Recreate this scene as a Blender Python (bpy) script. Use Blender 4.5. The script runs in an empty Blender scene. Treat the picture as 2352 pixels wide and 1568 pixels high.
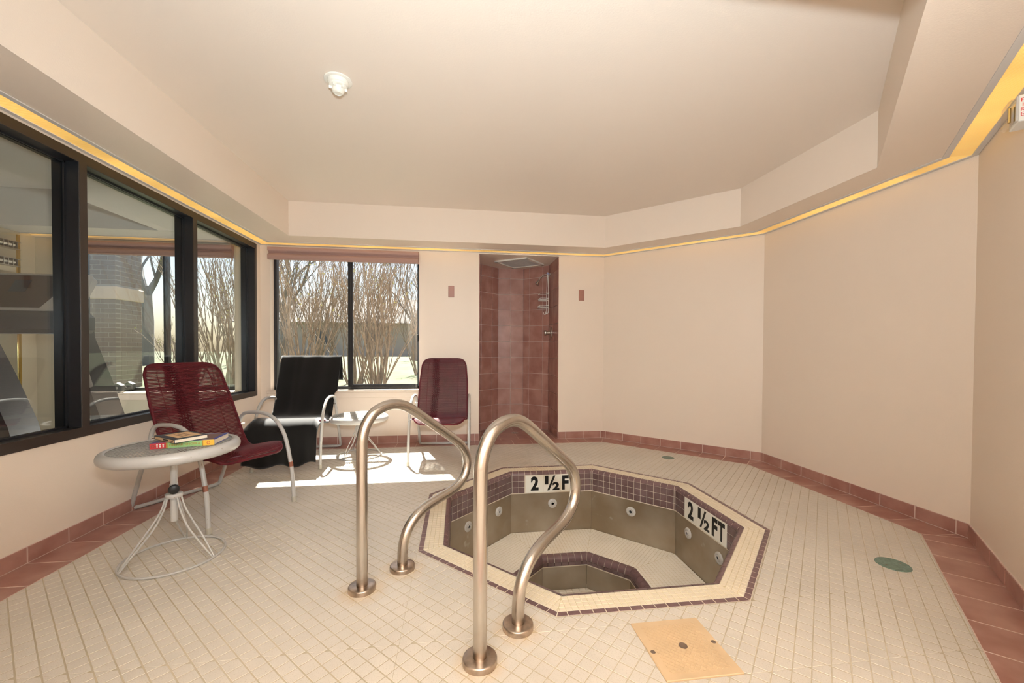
import bpy, math, random
from math import sin, cos, tan, pi, radians, sqrt, atan2
from mathutils import Matrix, Vector

random.seed(7)
SC = bpy.context.scene
COL = SC.collection

# ------------------------------------------------------------------ camera, world, sun, lights, exposure
IMG_W, IMG_H = 2352, 1568
FOC, CY = 932.92, 814.93
PITCH, ROLL, YAW = radians(-0.9387), radians(0.2673), radians(7.5734)
CAMZ = 1.05


def camera_axes():
    f = Vector((sin(YAW) * cos(PITCH), cos(YAW) * cos(PITCH), sin(PITCH)))
    r = Vector((cos(YAW), -sin(YAW), 0))
    u = r.cross(f)
    return f, r * cos(ROLL) + u * sin(ROLL), u * cos(ROLL) - r * sin(ROLL)


FWD, RGT, UPV = camera_axes()
CAM_P = Vector((0, 0, CAMZ))
cam_d = bpy.data.cameras.new('camera')
cam = bpy.data.objects.new('camera', cam_d)
COL.objects.link(cam)
cam.matrix_world = Matrix(((RGT.x, UPV.x, -FWD.x, 0), (RGT.y, UPV.y, -FWD.y, 0), (RGT.z, UPV.z, -FWD.z, CAMZ), (0, 0, 0, 1)))
cam_d.sensor_width = 36
cam_d.sensor_fit = 'HORIZONTAL'
cam_d.lens = 36 * FOC / IMG_W
cam_d.shift_y = (CY - IMG_H / 2) / IMG_W
cam_d.clip_start = 0.02
cam_d.clip_end = 200
SC.camera = cam

SUN_TO = Vector((-0.43, 1.43, 1.98)).normalized()      # towards the sun
world = bpy.data.worlds.new('sky')
SC.world = world
world.use_nodes = True
wn = world.node_tree.nodes
sky = wn.new('ShaderNodeTexSky')
sky.sky_type = 'NISHITA'
sky.sun_disc = False
sky.sun_elevation = math.asin(SUN_TO.z)
sky.sun_rotation = atan2(SUN_TO.x, SUN_TO.y)
sky.air_density = 1.0
sky.dust_density = 2.0
world.node_tree.links.new(sky.outputs[0], wn['Background'].inputs[0])
wn['Background'].inputs[1].default_value = 0.15

sun_d = bpy.data.lights.new('sun', 'SUN')
sun_d.energy = 30
sun_d.angle = radians(0.6)
sun_d.color = (1.0, 0.95, 0.88)
sun = bpy.data.objects.new('sun', sun_d)
COL.objects.link(sun)
sun.rotation_euler = SUN_TO.to_track_quat('Z', 'Y').to_euler()
sun.location = (-3, 9, 12)

# the photographer's flash, just above the camera
fl_d = bpy.data.lights.new('camera_flash', 'SPOT')
fl_d.energy = 195
fl_d.spot_size = radians(165)
fl_d.spot_blend = 1.0
fl_d.shadow_soft_size = 0.05
fl_d.color = (0.80, 0.93, 1.0)
fl = bpy.data.objects.new('camera_flash', fl_d)
COL.objects.link(fl)
fl.location = (0.03, -0.02, 1.30)
fl.rotation_euler = Vector((-0.05, -0.9, -0.56)).to_track_quat('Z', 'Y').to_euler()

# added fill spot aimed back into the hall, bounced for soft room light
bf_d = bpy.data.lights.new('fill_spot', 'SPOT')
bf_d.energy = 620
bf_d.spot_size = radians(150)
bf_d.spot_blend = 1.0
bf_d.shadow_soft_size = 0.05
bf_d.color = (0.88, 0.95, 1.0)
bf = bpy.data.objects.new('fill_spot', bf_d)
COL.objects.link(bf)
bf.location = (0.03, -0.12, 1.36)
bf.rotation_euler = Vector((0.0, 0.6, -0.8)).to_track_quat('Z', 'Y').to_euler()

vs = SC.view_settings
vs.view_transform = 'Standard'
vs.look = 'None'
vs.gamma = 1
vs.use_curve_mapping = False
vs.exposure = 0.45
SC.cycles.max_bounces = 10
SC.cycles.diffuse_bounces = 6
SC.cycles.transparent_max_bounces = 16

# ------------------------------------------------------------------ room constants (metres)
XL, YB, HS, HC = -2.066, 4.599, 2.128, 2.462
PA, PB, PC = (1.697, 4.599), (2.833, 3.463), (2.833, 1.892)
YF = 0.66
PD = (PC[0] - (PC[1] - YF), YF)
ROOM = [(XL, YF), PD, PC, PB, PA, (XL, YB)]              # counter-clockwise, convex
S2 = sqrt(.5)
TUBC = (0.800, 2.538)
T22 = tan(pi / 8)

# ------------------------------------------------------------------ materials


def nt_new(name):
    m = bpy.data.materials.new(name)
    m.use_nodes = True
    return m, m.node_tree.nodes, m.node_tree.links


def mat(name, col, rough=.5, metal=0.0, var=0.0, vscale=6.0, var2=None, bump=0.0, bscale=200.0, spec=0.5, coat=0.0, speck=None, emis=None, estr=0.0, alt=None, detail=4.0, sheen=0.0):
    m, n, l = nt_new(name)
    b = n['Principled BSDF']
    b.inputs['Base Color'].default_value = (*col, 1)
    b.inputs['Roughness'].default_value = rough
    b.inputs['Metallic'].default_value = metal
    b.inputs['Specular IOR Level'].default_value = spec
    b.inputs['Coat Weight'].default_value = coat
    if sheen:
        b.inputs['Sheen Weight'].default_value = sheen
    tc = n.new('ShaderNodeTexCoord')
    src = None
    if var or alt:
        nz = n.new('ShaderNodeTexNoise')
        nz.inputs['Scale'].default_value = vscale
        nz.inputs['Detail'].default_value = detail
        l.new(tc.outputs['Object'], nz.inputs['Vector'])
        rp = n.new('ShaderNodeValToRGB')
        rp.color_ramp.elements[0].position = .36
        rp.color_ramp.elements[1].position = .66
        a = alt or tuple(c * (1 - var) for c in col)
        c2 = col if alt else tuple(min(1, c * (1 + var)) for c in col)
        rp.color_ramp.elements[0].color = (*a, 1)
        rp.color_ramp.elements[1].color = (*c2, 1)
        l.new(nz.outputs['Fac'], rp.inputs[0])
        src = rp.outputs[0]
    if speck:
        scol, sscale, lo = speck
        sp = n.new('ShaderNodeTexNoise')
        sp.inputs['Scale'].default_value = sscale
        sp.inputs['Detail'].default_value = 2
        l.new(tc.outputs['Object'], sp.inputs['Vector'])
        mr = n.new('ShaderNodeMapRange')
        mr.inputs['From Min'].default_value = lo
        mr.inputs['From Max'].default_value = lo + .08
        l.new(sp.outputs['Fac'], mr.inputs['Value'])
        mx = n.new('ShaderNodeMix')
        mx.data_type = 'RGBA'
        l.new(mr.outputs[0], mx.inputs[0])
        if src:
            l.new(src, mx.inputs[6])
        else:
            mx.inputs[6].default_value = (*col, 1)
        mx.inputs[7].default_value = (*scol, 1)
        src = mx.outputs[2]
    if src:
        l.new(src, b.inputs['Base Color'])
    if bump:
        bn = n.new('ShaderNodeTexNoise')
        bn.inputs['Scale'].default_value = bscale
        bn.inputs['Detail'].default_value = 3
        l.new(tc.outputs['Object'], bn.inputs['Vector'])
        bp = n.new('ShaderNodeBump')
        bp.inputs['Strength'].default_value = bump
        bp.inputs['Distance'].default_value = .002
        l.new(bn.outputs['Fac'], bp.inputs['Height'])
        l.new(bp.outputs[0], b.inputs['Normal'])
    if emis:
        b.inputs['Emission Color'].default_value = (*emis, 1)
        b.inputs['Emission Strength'].default_value = estr
    return m


def glass_mat(name, tint, refl=1.0, dirt=0.0):
    m, n, l = nt_new(name)
    n.remove(n['Principled BSDF'])
    out = n['Material Output']
    tr = n.new('ShaderNodeBsdfTransparent')
    tr.inputs[0].default_value = (*tint, 1)
    gl = n.new('ShaderNodeBsdfGlossy')
    gl.inputs['Roughness'].default_value = 0.0
    gl.inputs['Color'].default_value = (refl, refl, refl, 1)
    lw = n.new('ShaderNodeLayerWeight')
    lw.inputs[0].default_value = .5
    pw = n.new('ShaderNodeMath')
    pw.operation = 'POWER'
    pw.inputs[1].default_value = 5
    ma = n.new('ShaderNodeMath')
    ma.operation = 'MULTIPLY_ADD'
    ma.inputs[1].default_value = .9
    ma.inputs[2].default_value = .035
    l.new(lw.outputs['Facing'], pw.inputs[0])
    l.new(pw.outputs[0], ma.inputs[0])
    mx = n.new('ShaderNodeMixShader')
    l.new(ma.outputs[0], mx.inputs[0])
    l.new(tr.outputs[0], mx.inputs[1])
    l.new(gl.outputs[0], mx.inputs[2])
    last = mx.outputs[0]
    if dirt:
        df = n.new('ShaderNodeBsdfTranslucent')
        df.inputs[0].default_value = (.8, .8, .8, 1)
        tc = n.new('ShaderNodeTexCoord')
        nz = n.new('ShaderNodeTexNoise')
        nz.inputs['Scale'].default_value = 5
        nz.inputs['Detail'].default_value = 6
        l.new(tc.outputs['Object'], nz.inputs['Vector'])
        mm = n.new('ShaderNodeMath')
        mm.operation = 'MULTIPLY'
        mm.inputs[1].default_value = dirt
        l.new(nz.outputs['Fac'], mm.inputs[0])
        m2 = n.new('ShaderNodeMixShader')
        l.new(mm.outputs[0], m2.inputs[0])
        l.new(last, m2.inputs[1])
        l.new(df.outputs[0], m2.inputs[2])
        last = m2.outputs[0]
    l.new(last, out.inputs[0])
    return m


def ribbed_emitter(name, col, strength):
    """yellowed prismatic lens: emission through fine ribs, with tubes and their sockets showing as brighter and duller lengths"""
    m, n, l = nt_new(name)
    b = n['Principled BSDF']
    b.inputs['Base Color'].default_value = (.62, .40, .12, 1)
    b.inputs['Roughness'].default_value = .35
    tc = n.new('ShaderNodeTexCoord')
    wv = n.new('ShaderNodeTexWave')
    wv.inputs['Scale'].default_value = 32
    wv.inputs['Distortion'].default_value = 0.3
    l.new(tc.outputs['UV'], wv.inputs['Vector'])
    bp = n.new('ShaderNodeBump')
    bp.inputs['Strength'].default_value = .35
    bp.inputs['Distance'].default_value = .003
    l.new(wv.outputs['Fac'], bp.inputs['Height'])
    l.new(bp.outputs[0], b.inputs['Normal'])
    b.inputs['Emission Color'].default_value = (*col, 1)
    nz = n.new('ShaderNodeTexNoise')
    nz.noise_dimensions = '1D'
    nz.inputs['Scale'].default_value = 1.7
    sp = n.new('ShaderNodeSeparateXYZ')
    l.new(tc.outputs['UV'], sp.inputs[0])
    l.new(sp.outputs[0], nz.inputs['W'])
    mr = n.new('ShaderNodeMapRange')
    mr.inputs['From Min'].default_value = .35
    mr.inputs['From Max'].default_value = .6
    mr.inputs['To Min'].default_value = strength * .55
    mr.inputs['To Max'].default_value = strength
    l.new(nz.outputs['Fac'], mr.inputs['Value'])
    rm = n.new('ShaderNodeMapRange')
    rm.inputs['To Min'].default_value = .80
    rm.inputs['To Max'].default_value = 1.06
    l.new(wv.outputs['Fac'], rm.inputs['Value'])
    mm = n.new('ShaderNodeMath')
    mm.operation = 'MULTIPLY'
    l.new(mr.outputs[0], mm.inputs[0])
    l.new(rm.outputs[0], mm.inputs[1])
    l.new(mm.outputs[0], b.inputs['Emission Strength'])
    return m


M = {}
M['paint'] = mat('peach_paint', (.79, .68, .575), .42, bump=.25, bscale=160, spec=.4)
M['ceilpaint'] = mat('ceiling_paint', (.78, .69, .605), .5, bump=.2, bscale=130, spec=.4)
M['soffit'] = M['paint']
M['tile'] = mat('beige_mosaic', (.62, .57, .50), .38, var=.05, vscale=3, speck=((.42, .36, .29), 420, .60))


def add_rust(m):
    n, l = m.node_tree.nodes, m.node_tree.links
    b = n['Principled BSDF']
    src = b.inputs['Base Color'].links[0].from_socket
    tc = n.new('ShaderNodeTexCoord')
    nz = n.new('ShaderNodeTexNoise')
    nz.inputs['Scale'].default_value = 28
    nz.inputs['Detail'].default_value = 4
    l.new(tc.outputs['Object'], nz.inputs['Vector'])
    for fx, fy, rad in ((-.410, 1.815, .125), (-.259, 1.966, .12), (.075, 1.342, .10), (.226, 1.493, .11)):
        d = n.new('ShaderNodeVectorMath')
        d.operation = 'DISTANCE'
        d.inputs[1].default_value = (fx, fy, 0)
        l.new(tc.outputs['Object'], d.inputs[0])
        r = n.new('ShaderNodeMapRange')
        r.inputs['From Min'].default_value = rad
        r.inputs['From Max'].default_value = .05
        r.inputs['To Max'].default_value = .9
        l.new(d.outputs['Value'], r.inputs['Value'])
        mu = n.new('ShaderNodeMath')
        mu.operation = 'MULTIPLY'
        l.new(r.outputs[0], mu.inputs[0])
        l.new(nz.outputs['Fac'], mu.inputs[1])
        mx = n.new('ShaderNodeMix')
        mx.data_type = 'RGBA'
        l.new(mu.outputs[0], mx.inputs[0])
        l.new(src, mx.inputs[6])
        mx.inputs[7].default_value = (.55, .36, .16, 1)
        src = mx.outputs[2]
    l.new(src, b.inputs['Base Color'])


add_rust(M['tile'])
M['grout'] = mat('tan_grout', (.56, .49, .38), .85, alt=(.40, .34, .24), vscale=.8, detail=5)
add_rust(M['grout'])
M['gloss_tile'] = mat('cream_coping_tile', (.74, .65, .50), .3, var=.04, vscale=8)
M['cgrout'] = mat('cream_grout', (.60, .50, .31), .85, var=.1)
M['red'] = mat('terracotta_tile', (.43, .235, .190), .32, alt=(.33, .152, .120), vscale=7, detail=3)
M['redgrout'] = mat('pink_grout', (.66, .52, .46), .8)
M['purple'] = mat('plum_tile', (.160, .092, .092), .33, var=.12, vscale=30, speck=((.26, .16, .16), 600, .62))
M['plumgloss'] = mat('plum_wall_tile', (.115, .068, .066), .2, alt=(.18, .118, .115), vscale=9)
M['steel_tub'] = mat('stained_steel', (.42, .365, .29), .40, metal=.6, alt=(.29, .225, .15), vscale=2.2, speck=((.50, .46, .40), 9, .70))
M['seat_tile'] = mat('white_bench_tile', (.90, .84, .73), .45, var=.05, vscale=4)
M['well_floor'] = mat('well_floor_tile', (.66, .60, .50), .6)
M['white'] = mat('white_glazed', (.80, .78, .70), .25)
M['ink'] = mat('black_print', (.008, .008, .008), .4)
M['black_alu'] = mat('black_aluminium', (.014, .014, .016), .32, metal=.0)
M['brown_alu'] = mat('bronze_aluminium', (.034, .022, .016), .4)
M['glass'] = glass_mat('window_glass', (.97, .98, .97), 1, dirt=.006)
M['tglass'] = glass_mat('grey_glass', (.93, .94, .93), 1, dirt=0.0)
M['shade'] = mat('rose_shade_fabric', (.42, .265, .23), .8, bump=.3, bscale=500)
M['greytrim'] = mat('grey_trim', (.64, .61, .58), .45)
M['lens'] = ribbed_emitter('yellow_lens', (1.0, .58, .14), .64)
M['chairgrey'] = mat('grey_enamel', (.46, .45, .43), .32, speck=((.30, .25, .2), 60, .70))
M['mesh_shaded'] = mat('shaded_grey_mesh', (.34, .33, .31), .4, var=.15, vscale=30)  # same grey enamel as the rim, darkened to stand in for shade
M['vinyl'] = mat('burgundy_vinyl', (.108, .012, .018), .42, var=.15, vscale=20, spec=.22)
M['rubber'] = mat('clear_foot', (.42, .39, .32), .5)
M['tape'] = mat('brown_tape', (.26, .09, .05), .5)
M['towel'] = mat('black_towel', (.006, .0056, .0056), .95, bump=.3, bscale=700, sheen=.55, spec=.05)
M['knob'] = mat('black_knob', (.015, .015, .015), .45)
M['plate'] = mat('rose_wall_plate', (.38, .18, .135), .4)
M['chrome'] = mat('chrome', (.75, .75, .76), .1, metal=1)
M['brushed'] = mat('brushed_nickel', (.55, .52, .48), .3, metal=1)
M['plastic'] = mat('white_plastic', (.80, .78, .72), .35)
M['jet'] = mat('grey_plastic', (.52, .50, .47), .45)
M['jetdark'] = mat('dark_hole', (.05, .055, .06), .4)
M['hatch'] = mat('yellowed_plastic', (.62, .45, .275), .42, var=.05, vscale=10)
M['hole'] = mat('dull_hole', (.16, .11, .08), .7)
M['green'] = mat('verdigris_brass', (.13, .20, .16), .45, var=.25, vscale=60)
M['redink'] = mat('red_print', (.62, .05, .05), .4)
M['clear'] = glass_mat('clear_plastic', (.93, .92, .88), 1)
M['gympaint'] = mat('gym_paint', (.60, .54, .42), .6)
M['gymceil'] = mat('gym_ceiling_paint', (.70, .69, .66), .7)
M['carpet'] = mat('gym_carpet', (.10, .08, .07), .95)
M['mirror'] = mat('mirror_glass', (.80, .82, .80), .02, metal=1)
M['brass'] = mat('brass', (.70, .50, .18), .25, metal=1)
M['tread_grey'] = mat('treadmill_silver', (.48, .45, .42), .4)
M['tread_dark'] = mat('treadmill_charcoal', (.085, .085, .088), .45)
M['tread_white'] = mat('treadmill_white', (.70, .72, .74), .4)
M['screen'] = mat('dark_screen', (.09, .07, .06), .15)
M['iron'] = mat('dumbbell_rubber', (.09, .09, .085), .5)
M['brick'] = mat('grey_brown_brick', (.22, .165, .135), .85, var=.2, vscale=3, bump=.4, bscale=60)
M['mortar'] = mat('mortar', (.34, .31, .27), .9)
M['grass'] = mat('winter_lawn', (.030, .055, .010), .95, alt=(.070, .060, .032), vscale=1.4, detail=8)
M['bark'] = mat('tan_bark', (.25, .19, .135), .8, alt=(.14, .105, .07), vscale=14)
M['bark2'] = mat('grey_bark', (.16, .145, .135), .9)
M['leaf'] = mat('yellow_bud', (.36, .36, .10), .6)
M['siding'] = mat('pale_siding', (.60, .47, .37), .8)
M['roof'] = mat('brown_shingle', (.06, .05, .043), .9)
M['pane_dark'] = mat('dark_pane', (.06, .07, .08), .1)
M['cover_blue'] = mat('blue_cover', (.035, .05, .30), .35)
M['cover_red'] = mat('red_spine', (.55, .05, .06), .35)
M['cover_green'] = mat('green_spine', (.30, .52, .22), .35)
M['cover_yellow'] = mat('yellow_spine', (.85, .50, .07), .35)
M['cover_brown'] = mat('brown_picture', (.18, .10, .07), .4)
M['cover_slate'] = mat('slate_cover', (.045, .058, .070), .4)
M['cover_tan'] = mat('tan_panel', (.72, .48, .26), .5)
M['pages'] = mat('cream_pages', (.80, .70, .55), .8)
M['gold'] = mat('gold_print', (.42, .25, .05), .4)
M['caulk'] = mat('white_caulk', (.70, .62, .5), .6)


def rail_steel():
    m, n, l = nt_new('brushed_steel_rail')
    b = n['Principled BSDF']
    b.inputs['Metallic'].default_value = 1
    tc = n.new('ShaderNodeTexCoord')
    nz = n.new('ShaderNodeTexNoise')
    nz.inputs['Scale'].default_value = 26
    nz.inputs['Detail'].default_value = 6
    l.new(tc.outputs['Object'], nz.inputs['Vector'])
    sp = n.new('ShaderNodeSeparateXYZ')
    l.new(tc.outputs['Object'], sp.inputs[0])
    mr = n.new('ShaderNodeMapRange')                   # rust creeping up from the flange
    mr.inputs['From Min'].default_value = 0.16
    mr.inputs['From Max'].default_value = 0.015
    l.new(sp.outputs[2], mr.inputs['Value'])
    ml = n.new('ShaderNodeMath')
    ml.operation = 'MULTIPLY'
    l.new(mr.outputs[0], ml.inputs[0])
    l.new(nz.outputs['Fac'], ml.inputs[1])
    mx = n.new('ShaderNodeMix')
    mx.data_type = 'RGBA'
    mx.inputs[6].default_value = (.62, .585, .54, 1)
    mx.inputs[7].default_value = (.22, .12, .05, 1)
    l.new(ml.outputs[0], mx.inputs[0])
    l.new(mx.outputs[2], b.inputs['Base Color'])
    r = n.new('ShaderNodeMapRange')
    r.inputs['To Min'].default_value = .22
    r.inputs['To Max'].default_value = .29
    l.new(nz.outputs['Fac'], r.inputs['Value'])
    l.new(r.outputs[0], b.inputs['Roughness'])
    return m


M['rail'] = rail_steel()
M['flange'] = mat('steel_flange', (.50, .42, .35), .3, metal=1, var=.2, vscale=25)

# ------------------------------------------------------------------ mesh helpers


def V(*a):
    return Vector(a)


class MB:
    def __init__(self):
        self.v, self.f = [], []

    def poly(self, pts):
        i = len(self.v)
        self.v += [tuple(p) for p in pts]
        self.f.append(tuple(range(i, i + len(pts))))
        return self

    def box(self, x0, x1, y0, y1, z0, z1, fr=None):
        c = [(x0, y0, z0), (x1, y0, z0), (x1, y1, z0), (x0, y1, z0), (x0, y0, z1), (x1, y0, z1), (x1, y1, z1), (x0, y1, z1)]
        if fr:
            c = [fr(*p) for p in c]
        i = len(self.v)
        self.v += [tuple(p) for p in c]
        for q in ((0, 3, 2, 1), (4, 5, 6, 7), (0, 1, 5, 4), (1, 2, 6, 5), (2, 3, 7, 6), (3, 0, 4, 7)):
            self.f.append(tuple(i + k for k in q))
        return self

    def bbox(self, x0, x1, y0, y1, z0, z1, b=.004, fr=None):
        """box with chamfered edges"""
        X, Y, Z = (x0, x1), (y0, y1), (z0, z1)
        b = min(b, abs(x1 - x0) * .45, abs(y1 - y0) * .45, abs(z1 - z0) * .45)
        idx = {}
        for ix in (0, 1):
            for iy in (0, 1):
                for iz in (0, 1):
                    sx, sy, sz = (1, -1)[ix], (1, -1)[iy], (1, -1)[iz]
                    p = (X[ix], Y[iy], Z[iz])
                    for ax, q in ((0, (p[0], p[1] + sy * b, p[2] + sz * b)), (1, (p[0] + sx * b, p[1], p[2] + sz * b)), (2, (p[0] + sx * b, p[1] + sy * b, p[2]))):
                        idx[(ix, iy, iz, ax)] = len(self.v)
                        self.v.append(tuple(fr(*q)) if fr else q)
        g = lambda a, b_, c, ax: idx[(a, b_, c, ax)]
        F = self.f
        for s in (0, 1):
            F.append((g(s, 0, 0, 0), g(s, 1, 0, 0), g(s, 1, 1, 0), g(s, 0, 1, 0)))
            F.append((g(0, s, 0, 1), g(1, s, 0, 1), g(1, s, 1, 1), g(0, s, 1, 1)))
            F.append((g(0, 0, s, 2), g(1, 0, s, 2), g(1, 1, s, 2), g(0, 1, s, 2)))
            for t in (0, 1):
                F.append((g(0, s, t, 1), g(1, s, t, 1), g(1, s, t, 2), g(0, s, t, 2)))
                F.append((g(s, 0, t, 0), g(s, 1, t, 0), g(s, 1, t, 2), g(s, 0, t, 2)))
                F.append((g(s, t, 0, 0), g(s, t, 1, 0), g(s, t, 1, 1), g(s, t, 0, 1)))
                for w in (0, 1):
                    F.append((g(s, t, w, 0), g(s, t, w, 1), g(s, t, w, 2)))
        return self

    def prism(self, pts, z0, z1, fr=None):
        fr = fr or (lambda x, y, z: (x, y, z))
        i = len(self.v)
        n = len(pts)
        self.v += [tuple(fr(x, y, z0)) for x, y in pts] + [tuple(fr(x, y, z1)) for x, y in pts]
        self.f.append(tuple(i + k for k in reversed(range(n))))
        self.f.append(tuple(i + n + k for k in range(n)))
        for k in range(n):
            self.f.append((i + k, i + (k + 1) % n, i + n + (k + 1) % n, i + n + k))
        return self

    def tube(self, path, r, n=8, closed=False, caps=True, up=None):
        P = [Vector(p) for p in path]
        m = len(P)
        R = r if isinstance(r, (list, tuple)) else [r] * m
        T = []
        for k in range(m):
            a = P[(k - 1) % m] if (closed or k > 0) else P[k]
            b = P[(k + 1) % m] if (closed or k < m - 1) else P[k]
            d = b - a
            T.append(d.normalized() if d.length > 1e-9 else Vector((0, 0, 1)))
        N = T[0].orthogonal().normalized() if up is None else (Vector(up) - T[0] * T[0].dot(Vector(up))).normalized()
        i = len(self.v)
        for k in range(m):
            N = N - T[k] * N.dot(T[k])
            if N.length < 1e-6:
                N = T[k].orthogonal()
            N.normalize()
            B = T[k].cross(N)
            for j in range(n):
                a = 2 * pi * j / n
                self.v.append(tuple(P[k] + (N * cos(a) + B * sin(a)) * R[k]))
        for k in range(m if closed else m - 1):
            for j in range(n):
                a, b = i + k * n + j, i + k * n + (j + 1) % n
                k2 = (k + 1) % m
                c, d = i + k2 * n + (j + 1) % n, i + k2 * n + j
                self.f.append((a, b, c, d))
        if caps and not closed:
            self.f.append(tuple(i + j for j in reversed(range(n))))
            self.f.append(tuple(i + (m - 1) * n + j for j in range(n)))
        return self

    def lathe(self, prof, n=24, fr=None, caps=True):
        """profile of (r, z), revolved round z"""
        fr = fr or (lambda x, y, z: (x, y, z))
        i = len(self.v)
        for r, z in prof:
            for j in range(n):
                a = 2 * pi * j / n
                self.v.append(tuple(fr(r * cos(a), r * sin(a), z)))
        for k in range(len(prof) - 1):
            for j in range(n):
                a, b = i + k * n + j, i + k * n + (j + 1) % n
                self.f.append((a, b, b + n, a + n))
        if caps and prof[0][0] > 1e-6:
            self.f.append(tuple(i + j for j in reversed(range(n))))
        if caps and prof[-1][0] > 1e-6:
            self.f.append(tuple(i + (len(prof) - 1) * n + j for j in range(n)))
        return self

    def grid(self, rows):
        """rows of equal length of points"""
        i = len(self.v)
        w = len(rows[0])
        for r in rows:
            self.v += [tuple(p) for p in r]
        for a in range(len(rows) - 1):
            for b in range(w - 1):
                k = i + a * w + b
                self.f.append((k, k + 1, k + w + 1, k + w))
        return self

    def mesh(self, name, m, smooth=False):
        me = bpy.data.meshes.new(name)
        me.from_pydata(self.v, [], self.f)
        me.update()
        if m is not None:
            me.materials.append(M[m] if isinstance(m, str) else m)
        if smooth:
            me.polygons.foreach_set('use_smooth', [True] * len(me.polygons))
            try:
                me.set_sharp_from_angle(angle=radians(45))
            except Exception:
                pass
        return me

    def build(self, name, m, parent=None, smooth=False):
        return link(name, self.mesh(name, m, smooth), parent)


def link(name, me, parent=None, mw=None):
    o = bpy.data.objects.new(name, me)
    COL.objects.link(o)
    if parent is not None:
        o.parent = parent
        if mw is None:
            o.matrix_parent_inverse = parent.matrix_basis.inverted()
        else:
            o.matrix_parent_inverse = parent.matrix_basis.inverted()
    if mw is not None:
        o.matrix_basis = mw
    return o


def empty(name, loc, rz=0.0):
    o = bpy.data.objects.new(name, None)
    o.empty_display_size = .1
    COL.objects.link(o)
    o.matrix_basis = Matrix.Translation(loc) @ Matrix.Rotation(rz, 4, 'Z')
    return o


def tag(o, label, cat=None, group=None, kind=None):
    if label:
        o['label'] = label
    if cat:
        o['category'] = cat
    if group:
        o['group'] = group
    if kind:
        o['kind'] = kind
    return o


def struct(o, label=None):
    return tag(o, label, kind='structure')


def frame_matrix(o, x, y, z):
    return Matrix(((x[0], y[0], z[0], o[0]), (x[1], y[1], z[1], o[1]), (x[2], y[2], z[2], o[2]), (0, 0, 0, 1)))


def project(p):
    d = Vector(p) - CAM_P
    w = d.dot(FWD)
    if w < .05:
        return None
    return (IMG_W / 2 + FOC * d.dot(RGT) / w, CY - FOC * d.dot(UPV) / w, w)


def area2(pts):
    return .5 * sum(pts[k][0] * pts[(k + 1) % len(pts)][1] - pts[(k + 1) % len(pts)][0] * pts[k][1] for k in range(len(pts)))


def seen_area(pts3):
    q = [project(p) for p in pts3]
    if any(x is None for x in q):
        return 0
    if not any(0 <= x[0] <= IMG_W and 0 <= x[1] <= IMG_H for x in q):
        return 0
    return abs(area2(q))


def clip_half(poly, n, c):
    """keep the side n.p <= c"""
    out = []
    m = len(poly)
    for k in range(m):
        a, b = poly[k], poly[(k + 1) % m]
        da, db = n[0] * a[0] + n[1] * a[1] - c, n[0] * b[0] + n[1] * b[1] - c
        if da <= 0:
            out.append(a)
        if (da < 0 < db) or (db < 0 < da):
            t = da / (da - db)
            out.append((a[0] + (b[0] - a[0]) * t, a[1] + (b[1] - a[1]) * t))
    return out


def halves(poly):
    """outward half planes of a counter-clockwise convex polygon"""
    H = []
    for k in range(len(poly)):
        a, b = poly[k], poly[(k + 1) % len(poly)]
        d = (b[0] - a[0], b[1] - a[1])
        L = math.hypot(*d)
        n = (d[1] / L, -d[0] / L)
        H.append((n, n[0] * a[0] + n[1] * a[1]))
    return H


def clip_in(poly, H):
    for n, c in H:
        poly = clip_half(poly, n, c)
        if len(poly) < 3:
            return []
    return poly


def subtract(poly, H):
    out = []
    rest = poly
    for n, c in H:
        o = clip_half(rest, (-n[0], -n[1]), -c)
        if len(o) >= 3 and abs(area2(o)) > 1e-7:
            out.append(o)
        rest = clip_half(rest, n, c)
        if len(rest) < 3:
            break
    return out


def offset_poly(poly, d):
    """inset a counter-clockwise convex polygon by d"""
    H = [(n, c - d) for n, c in halves(poly)]
    out = []
    m = len(H)
    for k in range(m):
        (n1, c1), (n2, c2) = H[k - 1], H[k]
        det = n1[0] * n2[1] - n1[1] * n2[0]
        if abs(det) < 1e-9:
            continue
        out.append(((c1 * n2[1] - c2 * n1[1]) / det, (n1[0] * c2 - n2[0] * c1) / det))
    return out


def clean(poly):
    out = []
    for p in poly:
        if not out or math.hypot(p[0] - out[-1][0], p[1] - out[-1][1]) > 4e-4:
            out.append(p)
    if len(out) > 1 and math.hypot(out[0][0] - out[-1][0], out[0][1] - out[-1][1]) < 4e-4:
        out.pop()
    return out


def tile_solid(mb, poly, inset, h, ch, fr, z0=None):
    """one tile: polygon in plane coordinates, inset for the joint, chamfered top; top at h"""
    poly = clean(poly)
    if len(poly) < 3:
        return False
    if area2(poly) < 0:
        poly = poly[::-1]
    H = [(n, c - inset) for n, c in halves(poly)]
    a = clean(clip_in(poly, H))
    if len(a) < 3 or abs(area2(a)) < 8e-6:
        return False
    H2 = [(n, c - ch) for n, c in halves(a)]
    b = offset_poly(a, ch)
    if len(b) != len(a) or area2(b) < 1e-6 or any(n[0] * p[0] + n[1] * p[1] > c + 1e-6 for p in b for n, c in H2):
        b = None
    i = len(mb.v)
    n = len(a)
    lo = -.003 if z0 is None else z0
    mb.v += [tuple(fr(x, y, lo)) for x, y in a]
    if b is None:
        mb.v += [tuple(fr(x, y, h)) for x, y in a]
        lev = 2
    else:
        mb.v += [tuple(fr(x, y, h - ch)) for x, y in a] + [tuple(fr(x, y, h)) for x, y in b]
        lev = 3
    for q in range(lev - 1):
        for k in range(n):
            p0 = i + q * n
            mb.f.append((p0 + k, p0 + (k + 1) % n, p0 + n + (k + 1) % n, p0 + n + k))
    mb.f.append(tuple(i + (lev - 1) * n + k for k in range(n)))
    return True


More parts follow.
